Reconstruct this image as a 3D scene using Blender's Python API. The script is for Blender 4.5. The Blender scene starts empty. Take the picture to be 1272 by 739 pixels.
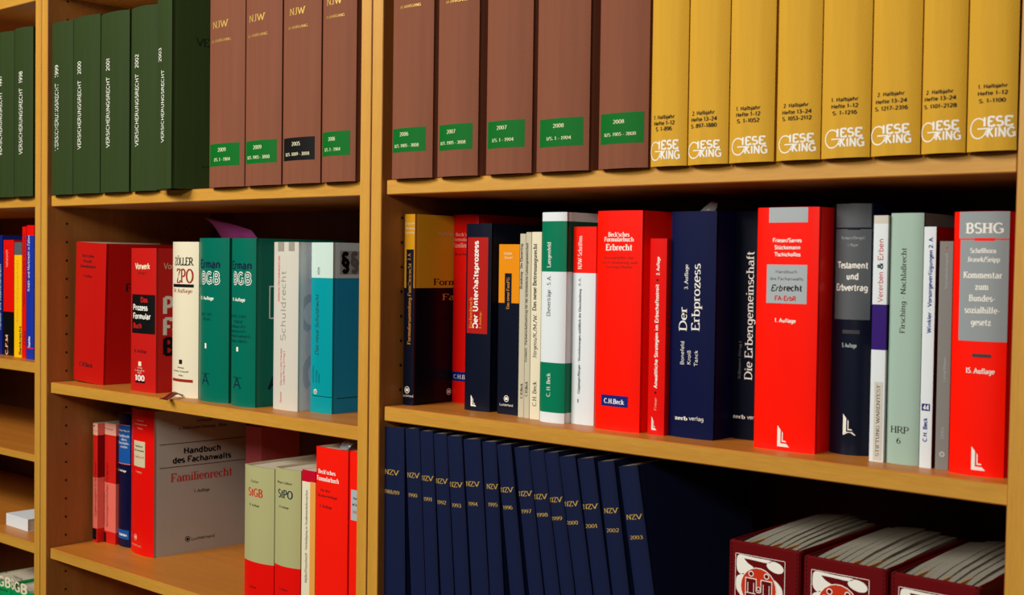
import bpy, bmesh, math, random, re
from mathutils import Vector, Matrix

# ---------------------------------------------------------------- camera, world, lights, exposure
scn = bpy.context.scene
COL = scn.collection
PI = math.pi

LENS = 44.5371
RIGHT = (0.750284, 0.660974, 0.013683)
UP = (-0.029313, 0.012583, 0.999491)
FW = (-0.660466, 0.750303, -0.028816)
CAM = (2.0608, -1.10627, 1.54875)
def make_camera():
    cam = bpy.data.cameras.new('camera'); cam.sensor_width = 36; cam.lens = LENS
    cam.clip_start = 0.01; cam.clip_end = 60
    o = bpy.data.objects.new('camera', cam); COL.objects.link(o)
    r, u, f = Vector(RIGHT), Vector(UP), Vector(FW)
    m = Matrix((r, u, -f)).transposed().to_4x4(); m.translation = Vector(CAM)
    o.matrix_world = m
    scn.camera = o
    cam.dof.use_dof = True; cam.dof.focus_distance = 1.75; cam.dof.aperture_fstop = 13
    return o
make_camera()

world = bpy.data.worlds.new('room_light'); scn.world = world; world.use_nodes = True
bg = world.node_tree.nodes['Background']
bg.inputs[0].default_value = (1.0, 0.93, 0.84, 1); bg.inputs[1].default_value = 0.012

def area(name, loc, target, sx, sy, power, color):
    l = bpy.data.lights.new(name, 'AREA'); l.shape = 'RECTANGLE'; l.size = sx; l.size_y = sy
    l.energy = power; l.color = color
    o = bpy.data.objects.new(name, l); COL.objects.link(o); o.location = loc
    o.rotation_euler = (Vector(target) - Vector(loc)).to_track_quat('-Z', 'Y').to_euler()
    return o
area('ceiling_lamp', (0.1, -1.9, 2.7), (0.8, 0, 1.35), 1.5, 0.5, 52, (1.0, 0.96, 0.88))
area('right_lamp', (1.7, -2.1, 2.28), (0.9, 0, 1.35), 0.4, 0.3, 16, (1.0, 0.94, 0.84))  # unseen lamp, set by the slope of the shelf shadows

vs = scn.view_settings
vs.view_transform = 'Standard'; vs.look = 'None'; vs.gamma = 1; vs.use_curve_mapping = False
vs.exposure = 0.27

# ---------------------------------------------------------------- materials
def lin(c): return tuple((v/255/12.92 if v <= 10.3 else ((v/255+.055)/1.055)**2.4) for v in c)
MATS = {}
def new_mat(name):
    m = bpy.data.materials.new(name); m.use_nodes = True
    nt = m.node_tree; b = nt.nodes['Principled BSDF']
    return m, nt, b
def bump(nt, b, src, strength, dist):
    n = nt.nodes.new('ShaderNodeBump'); n.inputs['Strength'].default_value = strength
    n.inputs['Distance'].default_value = dist
    nt.links.new(src, n.inputs['Height']); nt.links.new(n.outputs[0], b.inputs['Normal'])
def coords(nt, scale):
    t = nt.nodes.new('ShaderNodeTexCoord'); mp = nt.nodes.new('ShaderNodeMapping')
    mp.inputs['Scale'].default_value = scale
    nt.links.new(t.outputs['Object'], mp.inputs[0]); return mp.outputs[0]
def noise(nt, vec, scale, detail=3, rough=.5):
    n = nt.nodes.new('ShaderNodeTexNoise'); n.inputs['Scale'].default_value = scale
    n.inputs['Detail'].default_value = detail; n.inputs['Roughness'].default_value = rough
    nt.links.new(vec, n.inputs['Vector']); return n.outputs['Fac']
def ramp(nt, fac, stops):
    r = nt.nodes.new('ShaderNodeValToRGB'); e = r.color_ramp.elements
    while len(e) < len(stops): e.new(.5)
    for k, (p, c) in zip(e, stops): k.position = p; k.color = (*c, 1)
    nt.links.new(fac, r.inputs[0]); return r.outputs[0]

# colour name -> (sRGB, finish)
PAL = dict(
 green_cloth=(42,58,22), brown_cloth=(124,73,52), yellow_cloth=(200,152,42), navy_journal=(8,20,56), navy_cloth=(3,12,58),
 dark_green=(20,34,22), label_green=(0,100,30), gold=(214,176,84), pale_gold=(226,222,180), black=(10,10,12), ink=(34,24,28),
 white=(236,233,225), cream=(235,222,190), cream_cover=(226,218,190), cream_grey=(196,190,166), red=(226,14,8), red_dull=(190,26,22),
 red_text=(196,26,20), red_label=(172,22,16), red_bright=(255,20,0), red_deep=(186,20,14), red_orange=(244,26,10), red_soft=(206,30,24), red_dark=(120,12,12),
 brown_red=(150,40,24), maroon=(110,8,12), crimson=(190,10,40), dusty_rose=(186,88,98), pink=(226,110,96), pale_pink=(236,170,150), silver=(166,174,178), silver2=(144,152,156),
 teal_green=(0,104,84), navy_ink=(10,30,56), warm_grey=(150,146,132), pale_grey=(204,200,188), mist=(216,224,230), mist_light=(228,234,238), mist_dark=(198,208,218),
 cyan=(0,146,156), blue_cover=(20,144,196), pale_cyan=(196,218,210), blue_grey=(196,212,220), mid_grey=(110,110,112), mid_grey_cover=(128,126,122),
 navy_black=(5,8,26), navy_gloss=(6,14,52), navy_gloss2=(10,16,34), black_blue=(5,6,16), label_blue=(20,84,160), box_blue=(18,32,116), blue_ink=(20,44,130), bright_blue=(26,50,160),
 sand=(206,196,160), grey_cover=(168,160,150), sage=(172,170,120), orange_pale=(228,156,70), orange_text=(222,150,60), orange=(226,140,14), amber=(222,158,30),
 white_cover=(220,228,232), green=(0,116,82), green_dark=(0,84,62), slate=(88,92,96), slate_dark=(66,62,66), purple=(52,26,110), mint=(160,186,172), mint_shaded=(96,112,110),
 yellow_soft=(244,190,10), bright_green=(10,152,84), binder_red=(98,10,14), emblem_orange=(196,50,20), page=(214,206,184), purple_sheet=(150,62,130))
FIN = dict(cloth=(.72, 0, .3), gloss=(.34, .07, .2), satin=(.5, 0, .12), print=(.6, 0, .12), foil=(.4, 0, .5))
def mat(col, fin='gloss'):
    key = col + '_' + fin
    if key in MATS: return MATS[key]
    m, nt, b = new_mat(key)
    c = lin(PAL[col]); rough, coat, spec = FIN[fin]
    b.inputs['Base Color'].default_value = (*c, 1); b.inputs['Roughness'].default_value = rough
    b.inputs['Specular IOR Level'].default_value = spec
    b.inputs['Coat Weight'].default_value = coat; b.inputs['Coat Roughness'].default_value = .16
    if fin == 'cloth':
        v = coords(nt, (1, 1, 1))
        n = noise(nt, v, 700, 2)
        n2 = noise(nt, coords(nt, (60, 60, 4)), 1.6, 4)
        nt.links.new(ramp(nt, n2, [(.3, tuple(x*.93 for x in c)), (.7, tuple(min(1, x*1.06) for x in c))]), b.inputs['Base Color'])
        bump(nt, b, n, .35, .0006)
        b.inputs['Sheen Weight'].default_value = .03; b.inputs['Sheen Roughness'].default_value = .4
        b.inputs['Specular IOR Level'].default_value = .15
    elif fin == 'gloss':
        n = noise(nt, coords(nt, (40, 40, 3)), 1.3, 2)
        bump(nt, b, n, .12, .002)
    elif fin == 'foil':
        b.inputs['Metallic'].default_value = .35
    MATS[key] = m; return m

def beech(name, axis, light=(206,153,58), dark=(186,131,44)):
    if name in MATS: return MATS[name]
    m, nt, b = new_mat(name)
    sc = [9, 9, 9]; sc[axis] = .55
    n = noise(nt, coords(nt, sc), 4.0, 5, .6)
    sc2 = [160, 160, 160]; sc2[axis] = 14
    n2 = noise(nt, coords(nt, sc2), 3.2, 3, .6)
    mx = nt.nodes.new('ShaderNodeMath'); mx.operation = 'MULTIPLY_ADD'; mx.inputs[1].default_value = .38
    nt.links.new(n2, mx.inputs[0])
    ms = nt.nodes.new('ShaderNodeMath'); ms.operation = 'MULTIPLY'; ms.inputs[1].default_value = .62
    nt.links.new(n, ms.inputs[0]); nt.links.new(ms.outputs[0], mx.inputs[2])
    nt.links.new(ramp(nt, mx.outputs[0], [(.34, lin(dark)), (.66, lin(light))]), b.inputs['Base Color'])
    b.inputs['Roughness'].default_value = .42; b.inputs['Specular IOR Level'].default_value = .45
    bump(nt, b, n2, .05, .0008)
    MATS[name] = m; return m
BV = lambda: beech('beech_upright_shaded', 2, (162,104,48), (140,86,36))  # face beech darkened: interior shade is put into the colour
BH = lambda: beech('beech_shelf_shaded', 0, (200,128,46), (180,110,34))  # deeper orange than the edge, shade between the boards put into the colour
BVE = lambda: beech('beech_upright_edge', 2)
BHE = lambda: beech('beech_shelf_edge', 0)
def pages_mat(name='pages', c0=(170,162,140), c1=(222,214,192)):
    if name in MATS: return MATS[name]
    m, nt, b = new_mat(name)
    v = coords(nt, (1, 1, 1)); s = nt.nodes.new('ShaderNodeSeparateXYZ'); nt.links.new(v, s.inputs[0])
    cx = nt.nodes.new('ShaderNodeCombineXYZ'); nt.links.new(s.outputs[0], cx.inputs[0])
    n = noise(nt, cx.outputs[0], 1400, 2)
    nt.links.new(ramp(nt, n, [(.3, lin(c0)), (.7, lin(c1))]), b.inputs['Base Color'])
    b.inputs['Roughness'].default_value = .8
    MATS[name] = m; return m

# ---------------------------------------------------------------- object helpers
def tag(o, label=None, cat=None, group=None, kind=None):
    if label: o['label'] = label
    if cat: o['category'] = cat
    if group: o['group'] = group
    if kind: o['kind'] = kind
    return o
def empty(name, loc, rot=None):
    o = bpy.data.objects.new(name, None); o.empty_display_size = .03; COL.objects.link(o)
    o.location = loc
    if rot: o.matrix_world = Matrix.Translation(loc) @ rot
    return o
def link_mesh(name, me, parent=None):
    o = bpy.data.objects.new(name, me); COL.objects.link(o)
    if parent: o.parent = parent
    return o
class MB:
    """collects vertices and faces of one mesh"""
    def __init__(s): s.v = []; s.f = []; s.m = []; s.sm = []; s.mats = []
    def mi(s, m):
        if m not in s.mats: s.mats.append(m)
        return s.mats.index(m)
    def add(s, vs, fs, m, smooth=False):
        b = len(s.v); s.v += [tuple(x) for x in vs]; k = s.mi(m)
        for f in fs: s.f.append([b+i for i in f]); s.m.append(k); s.sm.append(smooth)
    def grid(s, rows, m, smooth=True, closed=False):
        """rows of equally many points"""
        n = len(rows[0]); vs = [p for r in rows for p in r]; fs = []
        for i in range(len(rows)-1):
            for j in range(n if closed else n-1):
                k = (j+1) % n
                fs.append((i*n+j, i*n+k, (i+1)*n+k, (i+1)*n+j))
        s.add(vs, fs, m, smooth)
    def box(s, a, b, m):
        x0, y0, z0 = a; x1, y1, z1 = b
        vs = [(x0,y0,z0),(x1,y0,z0),(x1,y1,z0),(x0,y1,z0),(x0,y0,z1),(x1,y0,z1),(x1,y1,z1),(x0,y1,z1)]
        s.add(vs, [(0,3,2,1),(4,5,6,7),(0,1,5,4),(1,2,6,5),(2,3,7,6),(3,0,4,7)], m)
    def build(s, name, parent=None, bevel=0, seg=1):
        me = bpy.data.meshes.new(name); me.from_pydata(s.v, [], s.f)
        for m in s.mats: me.materials.append(m)
        me.polygons.foreach_set('material_index', s.m); me.polygons.foreach_set('use_smooth', s.sm)
        if bevel:
            bm = bmesh.new(); bm.from_mesh(me)
            bmesh.ops.remove_doubles(bm, verts=bm.verts, dist=1e-6)
            bmesh.ops.bevel(bm, geom=bm.edges[:], offset=bevel, segments=seg, affect='EDGES', profile=.5)
            bm.to_mesh(me); bm.free()
        me.update()
        return link_mesh(name, me, parent)
def box_obj(name, a, b, m, parent=None, bevel=.0008, edge=None):
    """edge: front edge band material, without the shade put into the face colour"""
    q = MB(); q.box(a, b, m)
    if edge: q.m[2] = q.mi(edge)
    return q.build(name, parent, bevel)

# ---------------------------------------------------------------- lettering
# serif stroke font: cap height 10; '|' serifs at both ends, '<' serif at the start; '@cx,cy,rx,ry,a0,a1' is an arc
GL = {
'A':'9;|.5,0 4.5,10 8.5,0;2.2,3.5 6.8,3.5','B':'8;|1.5,0 1.5,10;1.5,10 @4,7.6,2.6,2.4,90,-90 1.5,5.2;4,5.2 @4,2.6,3.2,2.6,90,-90 1.5,0',
'C':'9;@5,5,4.2,5,45,315','D':'9.2;|1.5,0 1.5,10;1.5,10 @4,5,4.4,5,90,-90 1.5,0','E':'7.8;|1.5,0 1.5,10;1.5,10 6.6,10 6.6,8.4;1.5,5.2 5.5,5.2;1.5,0 7,0 7,1.9',
'F':'7.2;|1.5,0 1.5,10;1.5,10 6.6,10 6.6,8.4;1.5,5.2 5.5,5.2','G':'9.8;@5,5,4.2,5,45,300 8.2,.8 8.2,4.2;5.6,4.3 9.4,4.3','H':'9.6;|1.8,0 1.8,10;|7.8,0 7.8,10;1.8,5.2 7.8,5.2',
'I':'4;|2,0 2,10','J':'6;<4,10 4,2 @2.2,1.8,1.8,1.8,0,-150','K':'9;|1.5,0 1.5,10;<7.5,10 1.8,4.6;<8.2,0 3.3,6','L':'7.5;|1.5,0 1.5,10;1.5,0 7,0 7,2',
'M':'11.4;|1.5,0 1.5,10 5.7,1.5 9.9,10 9.9,0','N':'9.6;|1.5,0 1.5,10 8,0 8,10','O':'10;@5,5,4.3,5,0,360','P':'8;|1.5,0 1.5,10;1.5,10 @4,7.3,3,2.7,90,-90 1.5,4.6',
'Q':'10;@5,5,4.3,5,0,360;5.5,2 8.5,-1.5','R':'8.8;|1.5,0 1.5,10;1.5,10 @4,7.3,3,2.7,90,-90 1.5,4.6;<8.3,0 4.2,4.6','S':'7.6;@3.9,7.5,2.8,2.5,35,255 @3.9,2.6,3.1,2.6,75,-145',
'T':'8.6;<4.3,0 4.3,10;.8,8.3 .8,10 7.8,10 7.8,8.3','U':'9.6;|1.8,10 1.8,3.2 @4.75,3.2,2.95,3.2,180,360 7.7,10','V':'9;|.5,10 4.5,0 8.5,10','W':'13;|.5,10 3.7,0 6.5,9 9.3,0 12.5,10',
'X':'8.8;|.8,10 8,0;|8,10 .8,0','Y':'8.6;|.5,10 4.3,5 8,10;<4.3,0 4.3,5','Z':'8.2;1,8.3 1,10 7.2,10 .8,0 7.4,0 7.4,1.8',
'a':'6.6;@3.2,4.8,2,1.8,150,0 5.2,.6 6.3,0;5.2,3.9 @2.9,1.8,2.1,1.9,90,270 5.2,1.2','b':'7.2;<1.6,10 1.6,0;@3.9,3.3,2.7,3.3,150,-150','c':'6;@3.6,3.3,2.8,3.3,50,310',
'd':'7.4;<5.6,10 5.6,0 6.6,0;@3.3,3.3,2.5,3.3,35,325','e':'6.4;.9,3.6 5.8,3.6 @3.3,3.4,2.6,3.3,5,315','f':'4.4;<2,0 2,8 @3.7,8.2,1.7,1.8,180,70;.6,6.6 4,6.6',
'g':'6.8;@3.2,3.6,2.4,2.9,0,360;5.6,6.4 5.6,-1 @3.3,-.8,2.3,2.2,0,-150','h':'7.6;|1.6,0 1.6,10;<6,0 6,4 @3.9,4.2,2.1,2.4,0,150','i':'3.4;|1.7,0 1.7,6.6;1.7,8.6 1.7,9.7',
'j':'3.2;<2,6.6 2,-1 @.8,-1,1.2,1.8,0,-110;2,8.6 2,9.7','k':'7;|1.6,0 1.6,10;<6.4,0 3,3.6;<5.8,6.5 1.8,2.8','l':'3.4;|1.7,0 1.7,10',
'm':'11.2;|1.6,0 1.6,6.5;<5.6,0 5.6,4.4 @3.6,4.4,2,2.2,0,150;<9.6,0 9.6,4.4 @7.6,4.4,2,2.2,0,150','n':'7.6;|1.6,0 1.6,6.5;<6,0 6,4.2 @3.9,4.2,2.1,2.4,0,150','o':'6.8;@3.4,3.3,2.7,3.3,0,360',
'p':'7.2;|1.6,-3 1.6,6.5;@3.9,3.3,2.6,3.3,150,-150','q':'7;|5.6,-3 5.6,6.5;@3.3,3.3,2.5,3.3,30,330','r':'5;|1.6,0 1.6,6.5;@3.6,4.6,2,2,150,50','s':'5.4;@2.8,4.9,1.9,1.7,35,255 @2.8,1.7,2.1,1.7,75,-145',
't':'4.4;2,9 2,1.6 @3.4,1.6,1.4,1.6,180,290;.6,6.5 4,6.5','u':'7.6;<1.6,6.5 1.6,2.4 @3.7,2.3,2.1,2.3,180,350;|5.9,6.5 5.9,0','v':'6.8;|.5,6.5 3.4,0 6.3,6.5','w':'9.8;|.5,6.5 2.8,0 4.9,6 7,0 9.3,6.5',
'x':'6.6;|.8,6.5 5.8,0;|5.8,6.5 .8,0','y':'6.8;|.5,6.5 3.4,0;<6.3,6.5 3.4,0 2,-2.8 .8,-2.8','z':'6;1,5.4 1,6.5 5.2,6.5 .8,0 5.4,0 5.4,1.2',
'ß':'7;<1.6,0 1.6,7.6 @3.6,7.9,2,2.1,180,0 4,5.4 @3.7,2.7,2.4,2.7,75,-120',
'0':'7;@3.5,5,2.7,5,0,360','1':'5;<2.8,0 2.8,10 1,8.4','2':'7;@3.4,7.3,2.5,2.7,160,-30 1,0 6.2,0','3':'6.6;@3.2,7.6,2.2,2.4,150,-90 @3.2,2.7,2.7,2.6,90,-150','4':'7;<5,0 5,10 .6,3 6.6,3',
'5':'6.6;6,10 1.8,10 1.5,5.8 @3.3,3.1,2.7,3.1,110,-150','6':'7;5.6,9.8 @4.2,4.5,3.4,5.2,110,190;@3.5,3.1,2.7,3.1,0,360','7':'6.6;.8,10 6.2,10 2.6,0','8':'7;@3.5,7.5,2.1,2.5,0,360;@3.5,2.6,2.7,2.6,0,360',
'9':'7;@3.5,6.9,2.7,3.1,0,360;1.4,.2 @2.8,5.5,3.4,5.2,-70,10','.':'3;1.5,0 1.5,1','-':'4.4;.8,3.4 3.6,3.4','–':'6;.6,3.4 5.4,3.4','/':'5;.4,-1 4.6,10.5','(':'4;@4,4.5,2.8,6.5,110,250',')':'4;@0,4.5,2.8,6.5,70,-70',
'·':'4;2,3.5 2,4.5',"'":'3;1.5,8 1.5,10','&':'9.5;8.6,0 2.6,7 @4.2,8,1.8,2,200,-20 2,4.4 @3.8,2.4,3,2.4,150,340 8.4,5.6',' ':'3.4;','*':'5;2.5,3 2.5,8;.8,5 4.2,7;.8,7 4.2,5','|':'3;1.5,0 1.5,10',',':'3;1.5,1 1,-1.5',
'§':'7.6;@3.8,8.5,2,1.5,10,240 5.4,5.8 @4,4.7,2.1,1.4,40,-90;@3.8,1.5,2,1.5,190,420 2.2,4.2 @3.6,5.3,2.1,1.4,220,90'}
for k, b_ in (('ä','a'),('ö','o'),('ü','u'),('Ö','O'),('Ü','U')):
    w_ = float(GL[b_].split(';')[0]); y_ = 8.4 if k.islower() else 11.6
    GL[k] = GL[b_] + ';%g,%g %g,%g;%g,%g %g,%g' % (w_*.33, y_, w_*.33, y_+1, w_*.67, y_, w_*.67, y_+1)
def parse_strokes(g):
    out = []
    for st in g.split(';')[1:]:
        if not st: continue
        fl = ''
        if st[0] in '|<': fl = st[0]; st = st[1:]
        pts = []
        for tk in st.split():
            if tk[0] == '@':
                cx, cy, rx, ry, a0, a1 = map(float, tk[1:].split(','))
                n = max(3, int(abs(a1-a0)/30))
                for i in range(n+1):
                    a = math.radians(a0+(a1-a0)*i/n); pts.append((cx+rx*math.cos(a), cy+ry*math.sin(a)))
            else: pts.append(tuple(map(float, tk.split(','))))
        out.append((fl, pts))
    return out
GLP = {k: (float(v.split(';')[0]), parse_strokes(v)) for k, v in GL.items()}
def stroke_text(s, A, B_, serifs, bold, gap):
    vs = []; fs = []; x = 0; first = []      # first[i]: polygons of a glyph lie on slightly different heights
    for ch in s:
        f0 = len(fs)
        w, sts = GLP.get(ch, GLP[' '])
        for fl, pts in sts:
            for i in range(len(pts)-1):
                p, q_ = pts[i], pts[i+1]
                def off(j):      # smooth joint on arcs, plain cut at corners
                    o_ = pts[i-1] if j == 0 else pts[i+2] if i+2 < len(pts) else None
                    if (j == 0 and i == 0) or o_ is None: d = (q_[0]-p[0], q_[1]-p[1])
                    else:
                        e0 = (q_[0]-p[0], q_[1]-p[1]); e1 = (p[0]-o_[0], p[1]-o_[1]) if j == 0 else (o_[0]-q_[0], o_[1]-q_[1])
                        l0 = math.hypot(*e0) or 1; l1 = math.hypot(*e1) or 1
                        if (e0[0]*e1[0]+e0[1]*e1[1])/(l0*l1) < .6: d = e0
                        else: d = (e0[0]/l0+e1[0]/l1, e0[1]/l0+e1[1]/l1)
                    l = math.hypot(*d) or 1; nx, ny = -d[1]/l, d[0]/l
                    h = math.sqrt((A*nx)**2+(B_*ny)**2); return nx*h, ny*h
                a_, c_ = off(0), off(1); b = len(vs)
                if not serifs:   # overlap the pieces so that corners close
                    l = math.hypot(q_[0]-p[0], q_[1]-p[1]) or 1; k_ = A*.75/l
                    e_ = ((q_[0]-p[0])*k_, (q_[1]-p[1])*k_)
                    if i > 0 and math.hypot(*a_) > 0: p = (p[0]-e_[0]*.6, p[1]-e_[1]*.6)
                    if i < len(pts)-2: q_ = (q_[0]+e_[0]*.6, q_[1]+e_[1]*.6)
                vs += [(x+p[0]+a_[0], p[1]+a_[1]), (x+p[0]-a_[0], p[1]-a_[1]), (x+q_[0]-c_[0], q_[1]-c_[1]), (x+q_[0]+c_[0], q_[1]+c_[1])]
                fs.append((b, b+1, b+2, b+3))
            ends = ([pts[0], pts[-1]] if fl == '|' else ([pts[0]] if fl == '<' else [])) if serifs else []
            for p in ends:
                b = len(vs); sw = 1.75 if not bold else 2.1; sh = .26 if not bold else .4
                y0 = p[1]-(0 if p[1] < 5 else 2*sh)
                vs += [(x+p[0]-sw, y0), (x+p[0]+sw, y0), (x+p[0]+sw, y0+2*sh), (x+p[0]-sw, y0+2*sh)]
                fs.append((b, b+1, b+2, b+3))
        first += list(range(len(fs)-f0))
        x += w + gap
    lay = [0]*len(vs)
    for k_, f in zip(first, fs):
        for i in f: lay[i] = k_
    return vs, fs, lay
STYLES = dict(r=(.8, .38, True, False, .3), rb=(1.2, .55, True, True, .7), s=(.62, .55, False, False, .5), b=(1.2, .95, False, False, .7),
              i=(.62, .55, False, False, .5), bi=(.95, .8, False, False, .7), o=(1.5, 1.4, False, False, 1.9), oi=(.62, .6, False, False, 1.9), h=(1.5, .95, False, False, .8), x=(1.6, 1.1, False, False, .3))
def get_text(s, f):
    """vertices with x from 0 to 1 and cap height 1"""
    vs, fs, lay = stroke_text(s, *STYLES[f])
    if f in ('i', 'bi'): vs = [(x+.25*y, y) for x, y in vs]
    xs = [v[0] for v in vs]; x0, x1 = min(xs), max(xs)
    if f == 'oi': x0 -= .88; x1 += .88
    return [((v[0]-x0)/(x1-x0), v[1]/10, k_*3e-6) for v, k_ in zip(vs, lay)], fs
TILT = .006
# ---------------------------------------------------------------- room and bookcases
Z1, Z2R, Z2L, Z3L, Z3R = 1.65, 1.35956, 1.32855, 1.04074, 1.03956
Z4, Z5, Z6, Z7 = 1.3593, 1.1965, 1.04038, 0.75238
PW, DX, REC, TS, DEPTH = .02078, .84151, .0066, .0187, .34
def wallmat(name, c, sc=30):
    m, nt, b = new_mat(name); n = noise(nt, coords(nt, (1, 1, 1)), sc, 4)
    nt.links.new(ramp(nt, n, [(.3, lin(tuple(v*.95 for v in c))), (.7, lin(c))]), b.inputs['Base Color'])
    b.inputs['Roughness'].default_value = .85; bump(nt, b, n, .1, .002); return m
q = MB(); q.box((-2.4, -3.2, -.05), (4.2, .40, 0), wallmat('carpet', (120,104,88), 200)); tag(q.build('floor'), kind='structure')
q = MB(); q.box((-2.4, .352, 0), (4.2, .42, 2.75), wallmat('plaster', (226,220,206))); tag(q.build('wall_back'), kind='structure')

def pin_holes(x, side, parent):
    """rimmed black discs stand in for the shade inside small holes, rows at 32 mm"""
    b = MB(); rim = beech('beech_hole', 2, (140,90,40), (120,76,32)); dk = mat('black', 'print')
    for yy in (.037, DEPTH-.06):
        z = HZ-40*.032
        while z < 2.2:
            if z > .15:
                n = 10; r0, r1 = .0026, .0019
                A = [(x+side*.0003, yy+r0*math.cos(2*PI*i/n), z+r0*math.sin(2*PI*i/n)) for i in range(n)]
                B2 = [(x+side*.00015, yy+r1*math.cos(2*PI*i/n), z+r1*math.sin(2*PI*i/n)) for i in range(n)]
                b.grid([A, B2], rim, False, True); b.add(B2, [tuple(range(n))], dk)
            z += .032
    tag(b.build('pin_holes', parent), kind='stuff')
HZ = 1.6028
def bookcase(x0, shelves, label, tilt_r=0, tilt_l=0, ts=None):
    """carcass between the seams x0 and x0+DX"""
    root = empty('bookcase', (x0, 0, 0)); tag(root, label, 'bookcase', None)
    g = .0008; xl0, xl1 = g, PW; xr0, xr1 = DX-PW, DX-g; top = 2.24
    def panel(a, b, tilt):
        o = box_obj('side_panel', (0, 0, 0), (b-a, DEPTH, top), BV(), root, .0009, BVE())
        o.location = (a, 0, 0)
        if tilt:
            o.rotation_euler = (0, tilt, 0); o.location = (a-1.42*math.sin(tilt), 0, 0)
    panel(xl0, xl1, tilt_l); panel(xr0, xr1, tilt_r)
    box_obj('back_panel', (xl1-.004, DEPTH-.006, .06), (xr0+.004, DEPTH, top-.01), beech('beech_back_shaded', 2, (104,60,26), (86,46,18)), root, .0004)  # beech darkened further, the deep shade at the back is in its colour
    box_obj('top_panel', (xl1, .001, top-.02), (xr0, DEPTH-.007, top), BH(), root)
    box_obj('plinth', (xl1, .03, 0), (xr0, .048, .08), BH(), root)
    for z, t in shelves:
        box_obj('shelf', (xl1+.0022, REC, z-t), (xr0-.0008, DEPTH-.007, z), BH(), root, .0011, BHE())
    pin_holes(xl1, 1, root); pin_holes(xr0, -1, root)
    return root
T_ = TS
bookcase(-DX, [(.0987, T_), (.42, T_), (Z7, T_), (Z6, T_), (Z5, .0130), (Z4, T_), (Z1, T_), (2.0105, .0205)], 'beech bookcase cut by the left picture edge, with the thin extra shelf')
bookcase(0, [(.0987, T_), (.42, T_), (.74, T_), (Z3L, T_), (Z2L, T_), (Z1, T_), (2.0105, T_)], 'middle beech bookcase holding the dark green volumes and the BGB commentaries')
bookcase(DX, [(.0987, T_), (.42, T_), (.74, T_), (Z3R, T_), (Z2R, T_), (Z1, T_), (2.0105, T_)], 'right beech bookcase holding the yellow volumes and the dark red binders', tilt_r=TILT)
bookcase(2*DX, [(.0987, T_), (.42, T_), (.74, T_), (1.04, T_), (1.36, T_), (Z1, T_), (2.0105, T_)], 'beech bookcase at the right picture edge, only its upright in view', tilt_l=TILT)

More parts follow.
